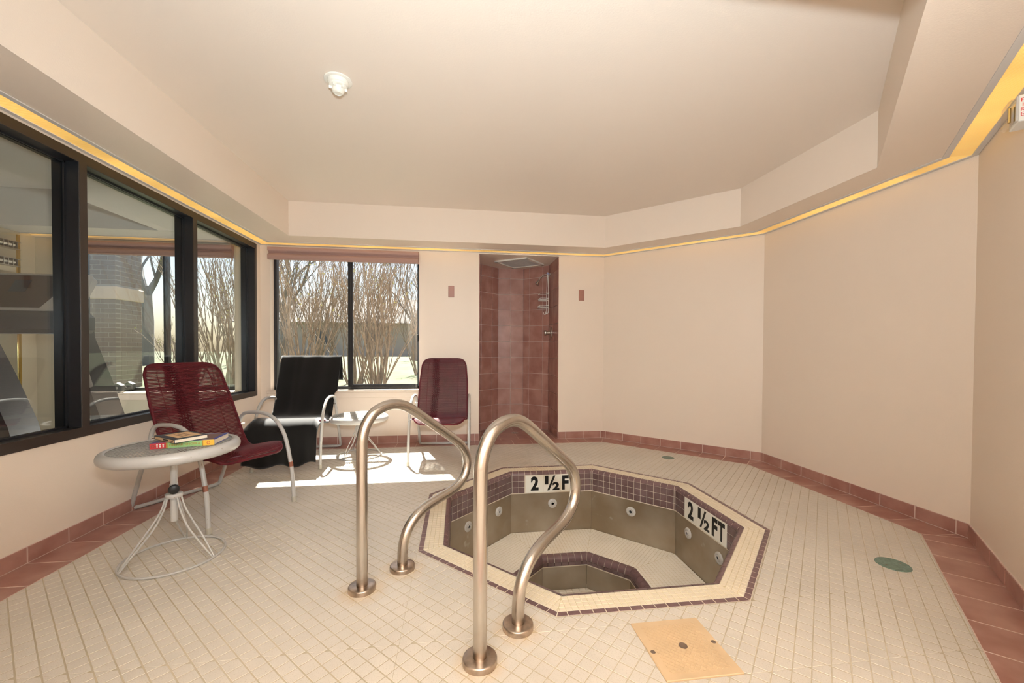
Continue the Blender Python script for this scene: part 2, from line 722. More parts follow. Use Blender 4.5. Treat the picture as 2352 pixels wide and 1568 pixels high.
def tile_field(items, name, m, parent, limit=300, rest_name=None, min_px=0):
    """items: (polygon, inset, h, ch, frame fn). The largest in view become objects, the rest one joined part"""
    scored = []
    for it in items:
        pts = [it[4](x, y, it[2]) for x, y in it[0]]
        scored.append((seen_area(pts), it))
    scored.sort(key=lambda s: -s[0])
    rest = MB()
    cnt = 0
    for sc, it in scored:
        if cnt < limit and sc > min_px:
            mb = MB()
            if tile_solid(mb, *it):
                mb.build(name, m, parent)
                cnt += 1
        else:
            tile_solid(rest, *it)
    if rest.f:
        o = rest.build(rest_name or (name + '_field'), m, parent)
        o['kind'] = 'stuff'
    return cnt


def catmull(pts, step=6, closed=False):
    P = [Vector(p) for p in pts]
    out = []
    m = len(P)
    for k in range(m if closed else m - 1):
        p0 = P[(k - 1) % m] if (closed or k > 0) else P[k] * 2 - P[k + 1]
        p1, p2 = P[k], P[(k + 1) % m]
        p3 = P[(k + 2) % m] if (closed or k < m - 2) else P[k + 1] * 2 - P[k]
        for j in range(step):
            t = j / step
            out.append(.5 * ((2 * p1) + (p2 - p0) * t + (2 * p0 - 5 * p1 + 4 * p2 - p3) * t * t + (3 * p1 - p0 - 3 * p2 + p3) * t ** 3))
    if not closed:
        out.append(P[-1])
    return out


def text_mesh(s, size, m, depth=.0006, bold=0.0, align='LEFT', shear=0.0, space=1.0):
    cu = bpy.data.curves.new('lettering', 'FONT')
    cu.body = s
    cu.size = size
    cu.extrude = depth / 2
    cu.offset = bold
    cu.align_x = align
    cu.shear = shear
    cu.space_character = space
    cu.resolution_u = 3
    o = bpy.data.objects.new('lettering', cu)
    COL.objects.link(o)
    dg = bpy.context.evaluated_depsgraph_get()
    me = bpy.data.meshes.new_from_object(o.evaluated_get(dg))
    COL.objects.unlink(o)
    bpy.data.objects.remove(o)
    me.materials.clear()
    me.materials.append(M[m])
    return me


def fit_text(me, w, h):
    """stretch lettering to a box with its lower left corner at the origin"""
    xs = [v.co.x for v in me.vertices]
    ys = [v.co.y for v in me.vertices]
    x0, x1, y0, y1 = min(xs), max(xs), min(ys), max(ys)
    for v in me.vertices:
        v.co.x = (v.co.x - x0) / (x1 - x0) * w
        v.co.y = (v.co.y - y0) / (y1 - y0) * h
    return me


def copy_tree(o, parent=None):
    c = o.copy()
    COL.objects.link(c)
    c.parent = parent
    if parent is not None:
        c.matrix_parent_inverse = o.matrix_parent_inverse.copy()
    for ch in list(o.children):
        copy_tree(ch, c)
    return c


# ------------------------------------------------------------------ floor
floor_mb = MB()
OUT_AP = 1.004


def octagon(ap, c=TUBC):
    R = ap / cos(pi / 8)
    return [(c[0] + R * cos(pi / 8 + k * pi / 4), c[1] + R * sin(pi / 8 + k * pi / 4)) for k in range(8)]


HATCH = [(.655, 1.186), (.923, 1.186), (.923, 1.459), (.655, 1.459)]
SHW = [(.235, YB - .002), (1.155, YB - .002), (1.155, 5.11), (.865, 5.385), (.525, 5.385), (.235, 5.11)]
OCT_IN = octagon(.90)
for piece in subtract(ROOM, halves(OCT_IN)):
    floor_mb.poly([(x, y, -.0009) for x, y in piece])
floor_mb.poly([(x, y, -.0009) for x, y in SHW])
floor = struct(floor_mb.build('floor', 'grout'), 'beige two inch mosaic tile floor laid on the diagonal with a terracotta border')
slab = MB()
for piece in subtract(ROOM, halves(octagon(.95))):
    slab.prism([(x, y) for x, y in piece], -.12, -.006)
slab.build('slab', 'grout', floor)

BW = .206
INNER = offset_poly(ROOM, BW)
H_IN = halves(INNER)
H_OCT = halves(octagon(OUT_AP))
H_HATCH = halves(HATCH)
PITCH_T = .05155
E1, E2 = (S2, -S2), (S2, S2)           # joints along E1 are wide
P0 = (-.5913, 1.6524)
flat = lambda x, y, z: (x, y, z)
items = []
N = 75
for i in range(-N, N + 60):
    for j in range(-N, N + 60):
        cx = P0[0] + E1[0] * i * PITCH_T + E2[0] * j * PITCH_T
        cy = P0[1] + E1[1] * i * PITCH_T + E2[1] * j * PITCH_T
        if not (XL < cx < 2.9 and YF - .1 < cy < YB):
            continue
        hw, hh = PITCH_T / 2 - .0012, PITCH_T / 2 - .0016
        q = [(cx + E1[0] * a * hw + E2[0] * b * hh, cy + E1[1] * a * hw + E2[1] * b * hh) for a, b in ((-1, -1), (1, -1), (1, 1), (-1, 1))]
        q = clip_in(q, H_IN)
        if len(q) < 3:
            continue
        parts = subtract(q, H_OCT)
        for p in parts:
            for p2 in subtract(p, H_HATCH):
                if abs(area2(p2)) > 1.2e-4:
                    items.append((p2, .0006, 0.0, .0008, flat))
tile_field(items, 'floor_tile', 'tile', floor, 300, 'floor_tile_field')

# terracotta border tiles
BP = .2115


def border_side(a, b, phase, width):
    """border along a->b (wall line), interior on the left; mitred into the inset polygon"""
    d = Vector((b[0] - a[0], b[1] - a[1], 0))
    L = d.length
    d.normalize()
    nrm = Vector((-d.y, d.x, 0))
    k0 = int(math.floor((0 - phase) / BP)) - 1
    out = []
    for k in range(k0, k0 + int(L / BP) + 4):
        s0, s1 = phase + k * BP, phase + (k + 1) * BP
        s0, s1 = max(0, s0), min(L, s1)
        if s1 - s0 < .012:
            continue
        q = [(s0, 0), (s1, 0), (s1, width), (s0, width)]
        out.append((q, s0, s1))
    return d, nrm, L, out


SIDES = []
for k in range(6):
    SIDES.append((ROOM[k], ROOM[(k + 1) % 6]))
# order: front, C-D(135), right, 45 wall, back, left
PH = [.05, .10, .06, .09, (PA[0] + .87) % BP, (YB - 2.236) % BP]
SIDE_NAMES = ['front', 'front_right', 'right', 'back_right', 'back', 'left']
bitems = []
for (a, b), ph in zip(SIDES, PH):
    d, nrm, L, out = border_side(a, b, ph, BW)
    A3 = Vector((a[0], a[1], 0))
    for q, s0, s1 in out:
        w = [(a[0] + d.x * x + nrm.x * y, a[1] + d.y * x + nrm.y * y) for x, y in q]
        w = clip_in(w, halves(ROOM))
        # mitre: keep only the part nearer to this wall than to the neighbours
        for (a2, b2) in SIDES:
            if (a2, b2) == (a, b):
                continue
            d2 = Vector((b2[0] - a2[0], b2[1] - a2[1], 0)).normalized()
            n2 = (-d2.y, d2.x)
            c2 = n2[0] * a2[0] + n2[1] * a2[1]
            c1 = nrm.x * a[0] + nrm.y * a[1]
            w = clip_half(w, (nrm.x - n2[0], nrm.y - n2[1]), c1 - c2)
            if len(w) < 3:
                break
        if len(w) >= 3 and abs(area2(w)) > 4e-4:
            bitems.append((w, .0030, .0006, .0012, flat))
tile_field(bitems, 'border_tile', 'red', floor, 200, 'border_tile_field')
bg = MB()
ring = subtract(ROOM, H_IN)
for piece in ring:
    bg.poly([(x, y, -.0003) for x, y in piece])
bg.build('border_grout', 'redgrout', floor)

# shower floor tiles, fanned to the drain
sitems = []
cen = (.70, 4.98)
H_SH = halves(SHW)
for i in range(-5, 6):
    for j in range(-5, 6):
        q0 = [(cen[0] + i * BP, cen[1] + j * BP), (cen[0] + (i + 1) * BP, cen[1] + j * BP), (cen[0] + (i + 1) * BP, cen[1] + (j + 1) * BP), (cen[0] + i * BP, cen[1] + (j + 1) * BP)]
        q0 = clip_in(q0, H_SH)
        if len(q0) < 3:
            continue
        for sx, sy in ((1, 1), (1, -1), (-1, 1), (-1, -1)):
            c = cen[0] * sx + cen[1] * sy
            pass
        # split along the two fall lines through the drain
        hs = [q0]
        for nn in ((S2, S2), (S2, -S2)):
            c = nn[0] * cen[0] + nn[1] * cen[1]
            nh = []
            for q in hs:
                a_, b_ = clip_half(q, nn, c), clip_half(q, (-nn[0], -nn[1]), -c)
                nh += [w for w in (a_, b_) if len(w) >= 3 and abs(area2(w)) > 1e-4]
            hs = nh
        for q in hs:
            sitems.append((q, .0022, .0004, .0012, flat))
tile_field(sitems, 'shower_floor_tile', 'red', floor, 120)
sg = MB()
sg.poly([(x, y, -.0004) for x, y in SHW])
sg.build('shower_grout', 'redgrout', floor)

# ------------------------------------------------------------------ walls


def wall_seg(name, a, b, z0=-.1, z1=HC + .1, t=.12, m='paint', holes=(), label=None):
    """wall along a->b with the room on its left; holes are (s0, s1, z0, z1)"""
    d = Vector((b[0] - a[0], b[1] - a[1], 0))
    L = d.length
    d.normalize()
    n = Vector((d.y, -d.x, 0))        # outward

    def fr(x, y, z):
        return (a[0] + d.x * x + n.x * y, a[1] + d.y * x + n.y * y, z)
    mb = MB()
    ss = sorted({-.0, L} | {h[0] for h in holes} | {h[1] for h in holes})
    for k in range(len(ss) - 1):
        s0, s1 = ss[k], ss[k + 1]
        cuts = [(h[2], h[3]) for h in holes if h[0] < (s0 + s1) / 2 < h[1]]
        lo = z0
        for c0, c1 in sorted(cuts):
            if c0 > lo:
                mb.box(s0, s1, 0, t, lo, c0, fr)
            lo = c1
        if lo < z1:
            mb.box(s0, s1, 0, t, lo, z1, fr)
    return struct(mb.build(name, m), label)


# interior window in the left wall
WY0, WY1, WZ0, WZ1 = 1.560, 4.515, .549, 2.112
WT = .135
# side order on the left wall is from (XL, YB) down to (XL, YF)
wall_seg('wall_left', (XL, YB), (XL, YF), t=WT, holes=[(YB - WY1, YB - WY0, WZ0, WZ1)], label='peach wall on the left below and around the long interior window')
BWX0, BWX1, BWZ0, BWZ1 = -1.968, -.427, .590, 2.100
SHX0, SHX1, SHZ = .235, 1.155, 2.112
wall_seg('wall_back', PA, (XL - WT, YB), t=.17, holes=[(PA[0] - BWX1, PA[0] - BWX0, BWZ0, BWZ1), (PA[0] - SHX1, PA[0] - SHX0, -.1, SHZ)], label='peach back wall with the garden window and the shower recess')
wall_seg('wall_back_right', PB, PA, label='peach angled wall to the right of the shower recess')
wall_seg('wall_right', PC, PB, label='peach wall on the right beyond the hot tub')
wall_seg('wall_front_right', PD, PC, label='peach angled wall at the right edge under the fire alarm')
wall_seg('wall_front', (XL, YF), PD, holes=[(-1.05 - XL, 1.42 - XL, -.1, 2.05)], label='wall on the near side with the doorway')
# hall behind the doorway, where the camera stands
hall = MB()
hx0, hx1, hy0 = -1.5, 1.9, -1.9
hall.box(hx0 - .1, hx0, hy0, YF - .12, -.1, HC).box(hx1, hx1 + .1, hy0, YF - .12, -.1, HC).box(hx0 - .1, hx1 + .1, hy0 - .1, hy0, -.1, HC)
struct(hall.build('wall_hall', 'paint'), 'walls of the hall behind the doorway')
hf = MB()
hf.box(hx0, hx1, hy0, YF, -.1, -.004)
struct(hf.build('floor_hall', 'tile'), 'floor of the hall behind the doorway')
hcl = MB()
hcl.box(hx0, hx1, hy0, YF - .12, HC, HC + .1)
struct(hcl.build('ceiling_hall', 'ceilpaint'), 'ceiling of the hall behind the doorway')

# baseboards of terracotta tiles
ZB = .0835
for (a, b), ph, nm in zip(SIDES, PH, SIDE_NAMES):
    d = Vector((b[0] - a[0], b[1] - a[1], 0))
    L = d.length
    d.normalize()
    n = Vector((-d.y, d.x, 0))        # inward
    mbg = MB()
    gaps = []
    if nm == 'back':
        gaps = [(PA[0] - SHX1, PA[0] - SHX0)]
    if nm == 'front':
        gaps = [(-1.05 - XL, 1.42 - XL)]
    fr_in = lambda s, z, h, a=a, d=d, n=n: (a[0] + d.x * s + n.x * h, a[1] + d.y * s + n.y * h, z)
    runs, lo = [], 0.0
    for g in gaps:
        runs.append((lo, g[0]))
        lo = g[1]
    runs.append((lo, L))
    for s0, s1 in runs:
        mbg.box(s0, s1, 0, .0062, 0, ZB - .002, lambda x, y, z, f=fr_in: f(x, z, y))
    base = struct(mbg.build('baseboard_' + nm, 'redgrout'), 'terracotta tile skirting along the %s wall' % nm.replace('_', ' '))
    its = []
    k0 = int(math.floor((0 - ph) / BP)) - 1
    for k in range(k0, k0 + int(L / BP) + 4):
        for r0, r1 in runs:
            s0, s1 = max(r0, ph + k * BP), min(r1, ph + (k + 1) * BP)
            if s1 - s0 > .012:
                its.append(([(s0, .001), (s1, .001), (s1, ZB), (s0, ZB)], .0028, .009, .0022, fr_in, .002))
    for it in its:
        mb = MB()
        if tile_solid(mb, *it):
            mb.build('skirting_tile', 'red', base)

# ------------------------------------------------------------------ ceiling, soffit and cove lights
TRAY = [(-1.625, 1.08), (2.455 - (2.115 - 1.08), 1.08), (2.455, 2.115), (2.455, 3.29), (1.555, 4.19), (-1.625, 4.19)]
ceil_mb = MB()
ceil_mb.prism(offset_poly(ROOM, -.1), HC, HC + .12)
ceiling = struct(ceil_mb.build('ceiling', 'ceilpaint'), 'peach ceiling with a raised tray')
COVE = offset_poly(ROOM, .150)
sof = MB()
for k in range(6):
    a, b = TRAY[k], TRAY[(k + 1) % 6]
    c, d = COVE[(k + 1) % 6], COVE[k]
    e, f_ = ROOM[(k + 1) % 6], ROOM[k]
    sof.poly([(a[0], a[1], HC), (b[0], b[1], HC), (b[0], b[1], HS), (a[0], a[1], HS)])
    sof.poly([(a[0], a[1], HS), (b[0], b[1], HS), (c[0], c[1], HS), (d[0], d[1], HS)])
    sof.poly([(d[0], d[1], HS), (c[0], c[1], HS), (c[0], c[1], HS + .06), (d[0], d[1], HS + .06)])
    sof.poly([(d[0], d[1], HS + .06), (c[0], c[1], HS + .06), (e[0], e[1], HS + .06), (f_[0], f_[1], HS + .06)])
sof.build('soffit', 'soffit', ceiling)
COVE_LABELS = ['yellow ceiling strip light over the doorway on the near side', 'wide yellow strip light above the angled wall with the fire alarm',
               'yellow strip light along the top of the right hand wall', 'thin yellow strip light above the angled wall right of the shower',
               'yellow strip light above the garden window and shower recess', 'yellow strip light above the long interior window']
I0, I1, I2, I3 = offset_poly(ROOM, .002), offset_poly(ROOM, .028), offset_poly(ROOM, .122), offset_poly(ROOM, .150)
for k in range(6):
    k2 = (k + 1) % 6
    ctr = Vector(((ROOM[k][0] + ROOM[k2][0]) / 2, (ROOM[k][1] + ROOM[k2][1]) / 2, HS))
    t = tag(empty('cove_light', ctr), COVE_LABELS[k], 'strip light', 'strip lights round the soffit')

    def strip(P, Q, z0, z1, name, m, uv=False):
        mb = MB()
        mb.prism([P[k], P[k2], Q[k2], Q[k]], z0, z1)
        o = mb.build(name, m, t)
        if uv:
            me = o.data
            uvl = me.uv_layers.new(name='UVMap')
            dd = Vector((P[k2][0] - P[k][0], P[k2][1] - P[k][1], 0)).normalized()
            for lp in me.loops:
                co = me.vertices[lp.vertex_index].co
                uvl.data[lp.index].uv = (co.x * dd.x + co.y * dd.y, -co.x * dd.y + co.y * dd.x)
        return o
    strip(I0, I1, HS - .004, HS + .03, 'wall_trim', 'greytrim')
    strip(I2, I3, HS - .004, HS + .03, 'inner_trim', 'greytrim')
    strip(I1, I2, HS + .000, HS + .006, 'lens', 'lens', uv=True)

# ------------------------------------------------------------------ interior window in the left wall
win1 = struct(empty('window_1', (XL, (WY0 + WY1) / 2, WZ0)), 'long dark framed interior window onto the exercise room')
FX0, FX1 = XL - .130, XL + .006


def win_member(name, y0, y1, z0, z1):
    mb = MB()
    mb.bbox(FX0, FX1 - .003, y0, y1, z0, z1, .002)
    o = mb.build(name, 'black_alu', win1)
    return o


def win_face(parent, y0, y1, z0, z1):
    mb = MB()
    mb.bbox(FX1 - .004, FX1, y0, y1, z0, z1, .001)
    mb.build('bronze_face', 'brown_alu', parent)


for nm, y0, y1, z0, z1 in [('bottom_rail', WY0, WY1, WZ0, WZ0 + .052), ('top_rail', WY0, WY1, WZ1 - .052, WZ1),
                           ('jamb', WY0, WY0 + .045, WZ0 + .05, WZ1 - .05), ('jamb', WY1 - .040, WY1, WZ0 + .05, WZ1 - .05),
                           ('mullion', 2.535, 2.583, WZ0 + .05, WZ1 - .05), ('mullion', 3.503, 3.553, WZ0 + .05, WZ1 - .05)]:
    o = win_member(nm, y0, y1, z0, z1)
    if nm in ('bottom_rail', 'top_rail'):
        win_face(o, y0, y1, z0, z1)
    else:
        win_face(o, y0, y1, z0 - .0, z1)
GX = XL - .072
for y0, y1 in ((WY0 + .045, 2.535), (2.583, 3.503), (3.553, WY1 - .040)):
    mb = MB()
    mb.box(GX - .003, GX + .003, y0, y1, WZ0 + .052, WZ1 - .052)
    mb.build('glass_pane', 'tglass', win1)
    st = MB()
    for gx in (GX - .012, GX + .004):
        for a0, a1 in ((y0, y0 + .010), (y1 - .010, y1)):
            st.box(gx, gx + .008, a0, a1, WZ0 + .052, WZ1 - .052)
        st.box(gx, gx + .008, y0, y1, WZ0 + .052, WZ0 + .062)
        st.box(gx, gx + .008, y0, y1, WZ1 - .062, WZ1 - .052)
    st.build('glazing_bead', 'black_alu', win1)

# ------------------------------------------------------------------ garden windows (room and exercise room)


def garden_window(name, x0, x1, z0, z1, mull, label, latch=True):
    w = struct(empty(name, ((x0 + x1) / 2, YB + .12, z0)), label)
    y0, y1 = YB + .085, YB + .150

    def fr(nm, a, b, c, d, e=y0, f_=y1):
        mb = MB()
        mb.bbox(a, b, e, f_, c, d, .003)
        return mb.build(nm, 'black_alu', w)
    fr('stile', x0, x0 + .028, z0, z1)
    fr('stile', x1 - .028, x1, z0, z1)
    fr('bottom_rail', x0, x1, z0, z0 + .032)
    fr('top_rail', x0, x1, z1 - .032, z1)
    fr('meeting_stile', mull - .027, mull + .005, z0 + .03, z1 - .03)
    fr('meeting_stile', mull + .002, mull + .027, z0 + .03, z1 - .03, y0 - .015, y0 + .02)
    fr('sash_rail', mull, x1 - .02, z0 + .03, z0 + .055, y0 - .01, y0 + .02)
    for a, b, yy in ((x0 + .026, mull, y1 - .03), (mull, x1 - .026, y0 + .012)):
        mb = MB()
        mb.box(a, b, yy, yy + .004, z0 + .03, z1 - .03)
        mb.build('glass_pane', 'glass', w)
    if latch:
        lt = MB()
        lt.bbox(x1 - .032, x1 - .012, y0 - .028, y0, 1.12, 1.20, .006)
        lt.build('latch', 'knob', w)
    # stool and apron
    st = MB()
    st.bbox(x0 - .035, x1 + .03, YB - .028, YB + .10, z0 - .028, z0 - .001, .006)
    st.build('window_sill', 'paint', w, True)
    ap = MB()
    ap.bbox(x0 - .03, x1 + .025, YB - .014, YB + .001, z0 - .085, z0 - .027, .004)
    ap.build('apron', 'paint', w, True)
    return w


garden_window('window_2', BWX0, BWX1, BWZ0, BWZ1, -1.178, 'black framed sliding window onto the garden shrubs')


def roller_shade(x0, x1, label):
    t = tag(empty('window_shade', ((x0 + x1) / 2, YB - .03, 1.972)), label, 'window shade')
    prof = [(-.005, 2.098), (-.052, 2.098), (-.055, 2.090), (-.055, 2.066), (-.050, 2.060), (-.030, 2.052), (-.024, 2.043), (-.026, 2.034), (-.048, 2.027), (-.054, 2.022), (-.057, 2.000), (-.054, 1.975), (-.049, 1.972), (-.005, 1.972)]
    mb = MB()
    i = 0
    P = [[(x, YB + y, z) for y, z in prof] for x in (x0, x1)]
    mb.grid(P)
    mb.poly(P[0])
    mb.poly(P[1][::-1])
    mb.build('valance', 'shade', t, True)
    hr = MB()
    hr.bbox(x0 + .002, x1 - .002, YB - .060, YB - .052, 1.972, 1.980, .002)
    hr.build('bottom_bar', 'shade', t)
    cd = MB()
    cd.tube([(x1 - .022, YB - .058, 1.98), (x1 - .022, YB - .058, .62)], .0012, 5)
    cd.build('pull_cord', 'plastic', t)
    return t


roller_shade(-1.972, -.432, 'rose brown pleated shade pulled up above the garden window')

# ------------------------------------------------------------------ shower recess
shower = MB()
faces = [((SHX1, YB + .10), (SHX1, 5.11)), ((SHX1, 5.11), (.865, 5.385)), ((.865, 5.385), (.525, 5.385)), ((.525, 5.385), (SHX0, 5.11)), ((SHX0, 5.11), (SHX0, YB + .10))]
out_poly = [(SHX0 - .1, YB + .17), (SHX0 - .1, 5.2), (.48, 5.5), (.91, 5.5), (SHX1 + .1, 5.2), (SHX1 + .1, YB + .17)]
inn_poly = [(SHX0, YB + .10), (SHX0, 5.11), (.525, 5.385), (.865, 5.385), (SHX1, 5.11), (SHX1, YB + .10)]
for k in range(5):
    q = [inn_poly[k], inn_poly[k + 1], out_poly[k + 1], out_poly[k]]
    shower.prism(q, -.1, HC)
wall_sh = struct(shower.build('wall_shower', 'redgrout'), 'half octagon shower recess lined with terracotta tiles')
shc = MB()
shc.prism([(SHX0 - .06, YB + .165), (SHX1 + .06, YB + .165), (SHX1 + .06, 5.13), (.87, 5.45), (.52, 5.45), (SHX0 - .06, 5.13)], SHZ, SHZ + .08)
struct(shc.build('ceiling_shower', 'paint'), 'painted ceiling of the shower recess')
TZ = [2.112 - .139 - k * .2085 for k in range(11)]
zrows = [SHZ] + [z for z in TZ if z > .03] + [0.0]
SH_COLS = [[0, .036, .245, .40], None, None, None, None]
full_faces = [((SHX1, YB + .004), (SHX1, 5.11), [0.0, .222, .43, .506]),
              ((SHX1, 5.11), (.865, 5.385), [0.0, .095, .302, .3997]),
              ((.865, 5.385), (.525, 5.385), [0.0, .170, .340]),
              ((.525, 5.385), (SHX0, 5.11), [0.0, .125, .332, .3997]),
              ((SHX0, 5.11), (SHX0, YB + .004), [0.0, .09, .3, .506])]
for a, b, cols in full_faces:
    d = Vector((b[0] - a[0], b[1] - a[1], 0))
    L = d.length
    d.normalize()
    n = Vector((-d.y, d.x, 0))
    ctr = Vector((.695, 4.95, 0))
    if n.dot(ctr - Vector((a[0], a[1], 0))) < 0:
        n = -n
    fr = lambda s, z, h, a=a, d=d, n=n: (a[0] + d.x * s + n.x * h, a[1] + d.y * s + n.y * h, z)
    cols = [min(c, L) for c in cols]
    flip = d.cross(Vector((0, 0, 1))).dot(n) < 0
    for c0, c1 in zip(cols[:-1], cols[1:]):
        for z1_, z0_ in zip(zrows[:-1], zrows[1:]):
            mb = MB()
            if tile_solid(mb, [(c0, z0_), (c1, z0_), (c1, z1_), (c0, z1_)], .0029, .007, .002, fr, -.004):
                if flip:
                    mb.f = [f[::-1] for f in mb.f]
                mb.build('wall_tile', 'red', wall_sh)
jt = MB()      # tiled reveal of the opening, both jambs
for sx, x in ((1, SHX0), (-1, SHX1)):
    pass

# ------------------------------------------------------------------ hot tub
tub = tag(empty('hot_tub', (TUBC[0], TUBC[1], -.77)), 'sunken octagonal hot tub with plum tile edging and bare steel walls', 'hot tub')
AP_WALL, AP_BULL, AP_TILE, Z_BAND, Z_SEAT = .845, .876, .975, -.180, -.513
AP_WELL, Z_WELL = .455, -.765


def side_frame(k):
    th = k * pi / 4
    n, t = (cos(th), sin(th)), (-sin(th), cos(th))
    # (s along t, a along n, z)
    return lambda s, a, z: (TUBC[0] + n[0] * a + t[0] * s, TUBC[1] + n[1] * a + t[1] * s, z)


cop, edge_i = [], []
W1 = (AP_TILE - AP_BULL) / 4
bed = MB()
for k in range(8):
    fr = side_frame(k)
    q = [(-AP_BULL * T22, AP_BULL), (-1.003 * T22, 1.003), (1.003 * T22, 1.003), (AP_BULL * T22, AP_BULL)]
    bed.poly([fr(s, a, -.0004) for s, a in q])
    wedge = [((1, -T22), 0.0), ((-1, -T22), 0.0)]
    for r in range(4):
        a0 = AP_BULL + W1 * r
        for j in range(-18, 18):
            s0 = j * .0262
            q = [(s0, a0), (s0 + .0262, a0), (s0 + .0262, a0 + W1), (s0, a0 + W1)]
            q = clip_in(q, wedge)
            if len(q) >= 3 and abs(area2(q)) > 6e-5:
                cop.append((q, .0011, .0008, .0007, fr))
    for j in range(-9, 9):
        s0 = j * .0524
        q = clip_in([(s0, AP_TILE), (s0 + .0524, AP_TILE), (s0 + .0524, 1.003), (s0, 1.003)], wedge)
        if len(q) >= 3 and abs(area2(q)) > 6e-5:
            edge_i.append((q, .0016, .0018, .0010, fr))
bed.build('coping_bed', 'cgrout', tub)
eb = MB()
for k in range(8):
    fr = side_frame(k)
    eb.poly([fr(s, a, .0008) for s, a in [(-(AP_TILE - .001) * T22, AP_TILE - .001), (-1.004 * T22, 1.004), (1.004 * T22, 1.004), ((AP_TILE - .001) * T22, AP_TILE - .001)]])
eb.build('edging_bed', 'caulk', tub)
tile_field(cop, 'coping_tile', 'gloss_tile', tub, 300, 'coping_tile_field')
tile_field(edge_i, 'edging_tile', 'purple', tub, 160, 'edging_tile_field')


def bullnose(mb, fr, s0, s1, prof, gap=.0016):
    """prof of (a, z); ends mitred to the octagon wedge"""
    R = []
    for a, z in prof:
        lim = a * T22 - gap * .6
        R.append([fr(max(-lim, min(lim, s)), a, z) for s in (s0 + gap, s1 - gap)])
    if (Vector(R[0][0]) - Vector(R[0][1])).length < .004:
        return False
    mb.grid(R)
    mb.poly([r[0] for r in R])
    mb.poly([r[1] for r in R][::-1])
    return True


def arc_prof(a0, z0, a1, z1, n=5):
    """quarter round from (a0,z0) on top to (a1,z1) on the wall"""
    return [(a1 + (a0 - a1) * (1 - sin(t * pi / 2 / n)), z1 + (z0 - z1) * cos(t * pi / 2 / n)) for t in range(n + 1)]


TOPB = arc_prof(AP_BULL - .001, .0015, AP_WALL, -.026) + [(AP_WALL + .01, -.026)]
WELLB = [(AP_WELL, Z_SEAT), (AP_WELL, Z_SEAT + .006), (AP_WELL - .014, Z_SEAT + .006)] + arc_prof(AP_WELL - .016, Z_SEAT + .006, AP_WELL - .050, Z_SEAT - .038) + [(AP_WELL - .04, Z_SEAT - .038)]
for k in range(8):
    fr = side_frame(k)
    for j in range(-7, 8):
        s0 = (j - .5) * .0524
        mb = MB()
        if max(abs(s0), abs(s0 + .0524)) < AP_BULL * T22 + .05 and bullnose(mb, fr, s0, s0 + .0524, TOPB):
            mb.build('rim_tile', 'purple', tub, True)
    for j in range(-4, 5):
        s0 = (j - .5) * .0524
        mb = MB()
        if bullnose(mb, fr, s0, s0 + .0524, WELLB):
            mb.build('well_rim_tile', 'purple', tub, True)
for k in range(8):
    fr = side_frame(k)
    for prof in ([(AP_BULL, -.0015), (AP_WALL + .010, -.006), (AP_WALL + .0035, -.016), (AP_WALL + .003, -.03)],
                 [(AP_WELL + .002, Z_SEAT + .001), (AP_WELL - .016, Z_SEAT + .004), (AP_WELL - .034, Z_SEAT - .006), (AP_WELL - .046, Z_SEAT - .022), (AP_WELL - .047, Z_SEAT - .04)]):
        rg = MB()
        rg.grid([[fr(-a * T22, a, z), fr(a * T22, a, z)] for a, z in prof])
        rg.build('rim_grout', 'caulk', tub)

# plum band below the rim, with the white depth markers let in
band_bed, band_items, hid_items = MB(), [], []
MARK = {2: (-.232, .230), 0: (-.250, .219)}
RH = (abs(Z_BAND) - .027) / 3
for k in range(8):
    fr0 = side_frame(k)
    band_bed.poly([fr0(-AP_WALL * T22, AP_WALL + .002, Z_BAND), fr0(AP_WALL * T22, AP_WALL + .002, Z_BAND), fr0(AP_WALL * T22, AP_WALL + .002, -.02), fr0(-AP_WALL * T22, AP_WALL + .002, -.02)])
    lim = AP_WALL * T22
    fw = lambda s, z, h, f=fr0: f(s, AP_WALL - h, z)
    for r in range(3):
        z1 = -.0265 - r * RH
        for j in range(-8, 8):
            s0, s1 = (j - .5) * .0524, (j + .5) * .0524
            s0, s1 = max(-lim, s0), min(lim, s1)
            if k in MARK:
                m0, m1 = MARK[k]
                if s0 >= m0 - .012 and s1 <= m1 + .012:
                    continue
                if s0 < m0 < s1:
                    s1 = m0
                if s0 < m1 < s1:
                    s0 = m1
            if s1 - s0 < .004:
                continue
            it = ([(s0, z1 - RH), (s1, z1 - RH), (s1, z1), (s0, z1)], .0016, .0008, .0008, fw, -.004)
            (band_items if k in (0, 1, 2, 3, 4) else hid_items).append(it)
band_bed.build('band_grout', 'caulk', tub)
tile_field(band_items, 'band_tile', 'plumgloss', tub, 300, 'band_tile_field')
hb = MB()
for it in hid_items:
    tile_solid(hb, *it)
hb.build('band_tile_field', 'plumgloss', tub)['kind'] = 'stuff'


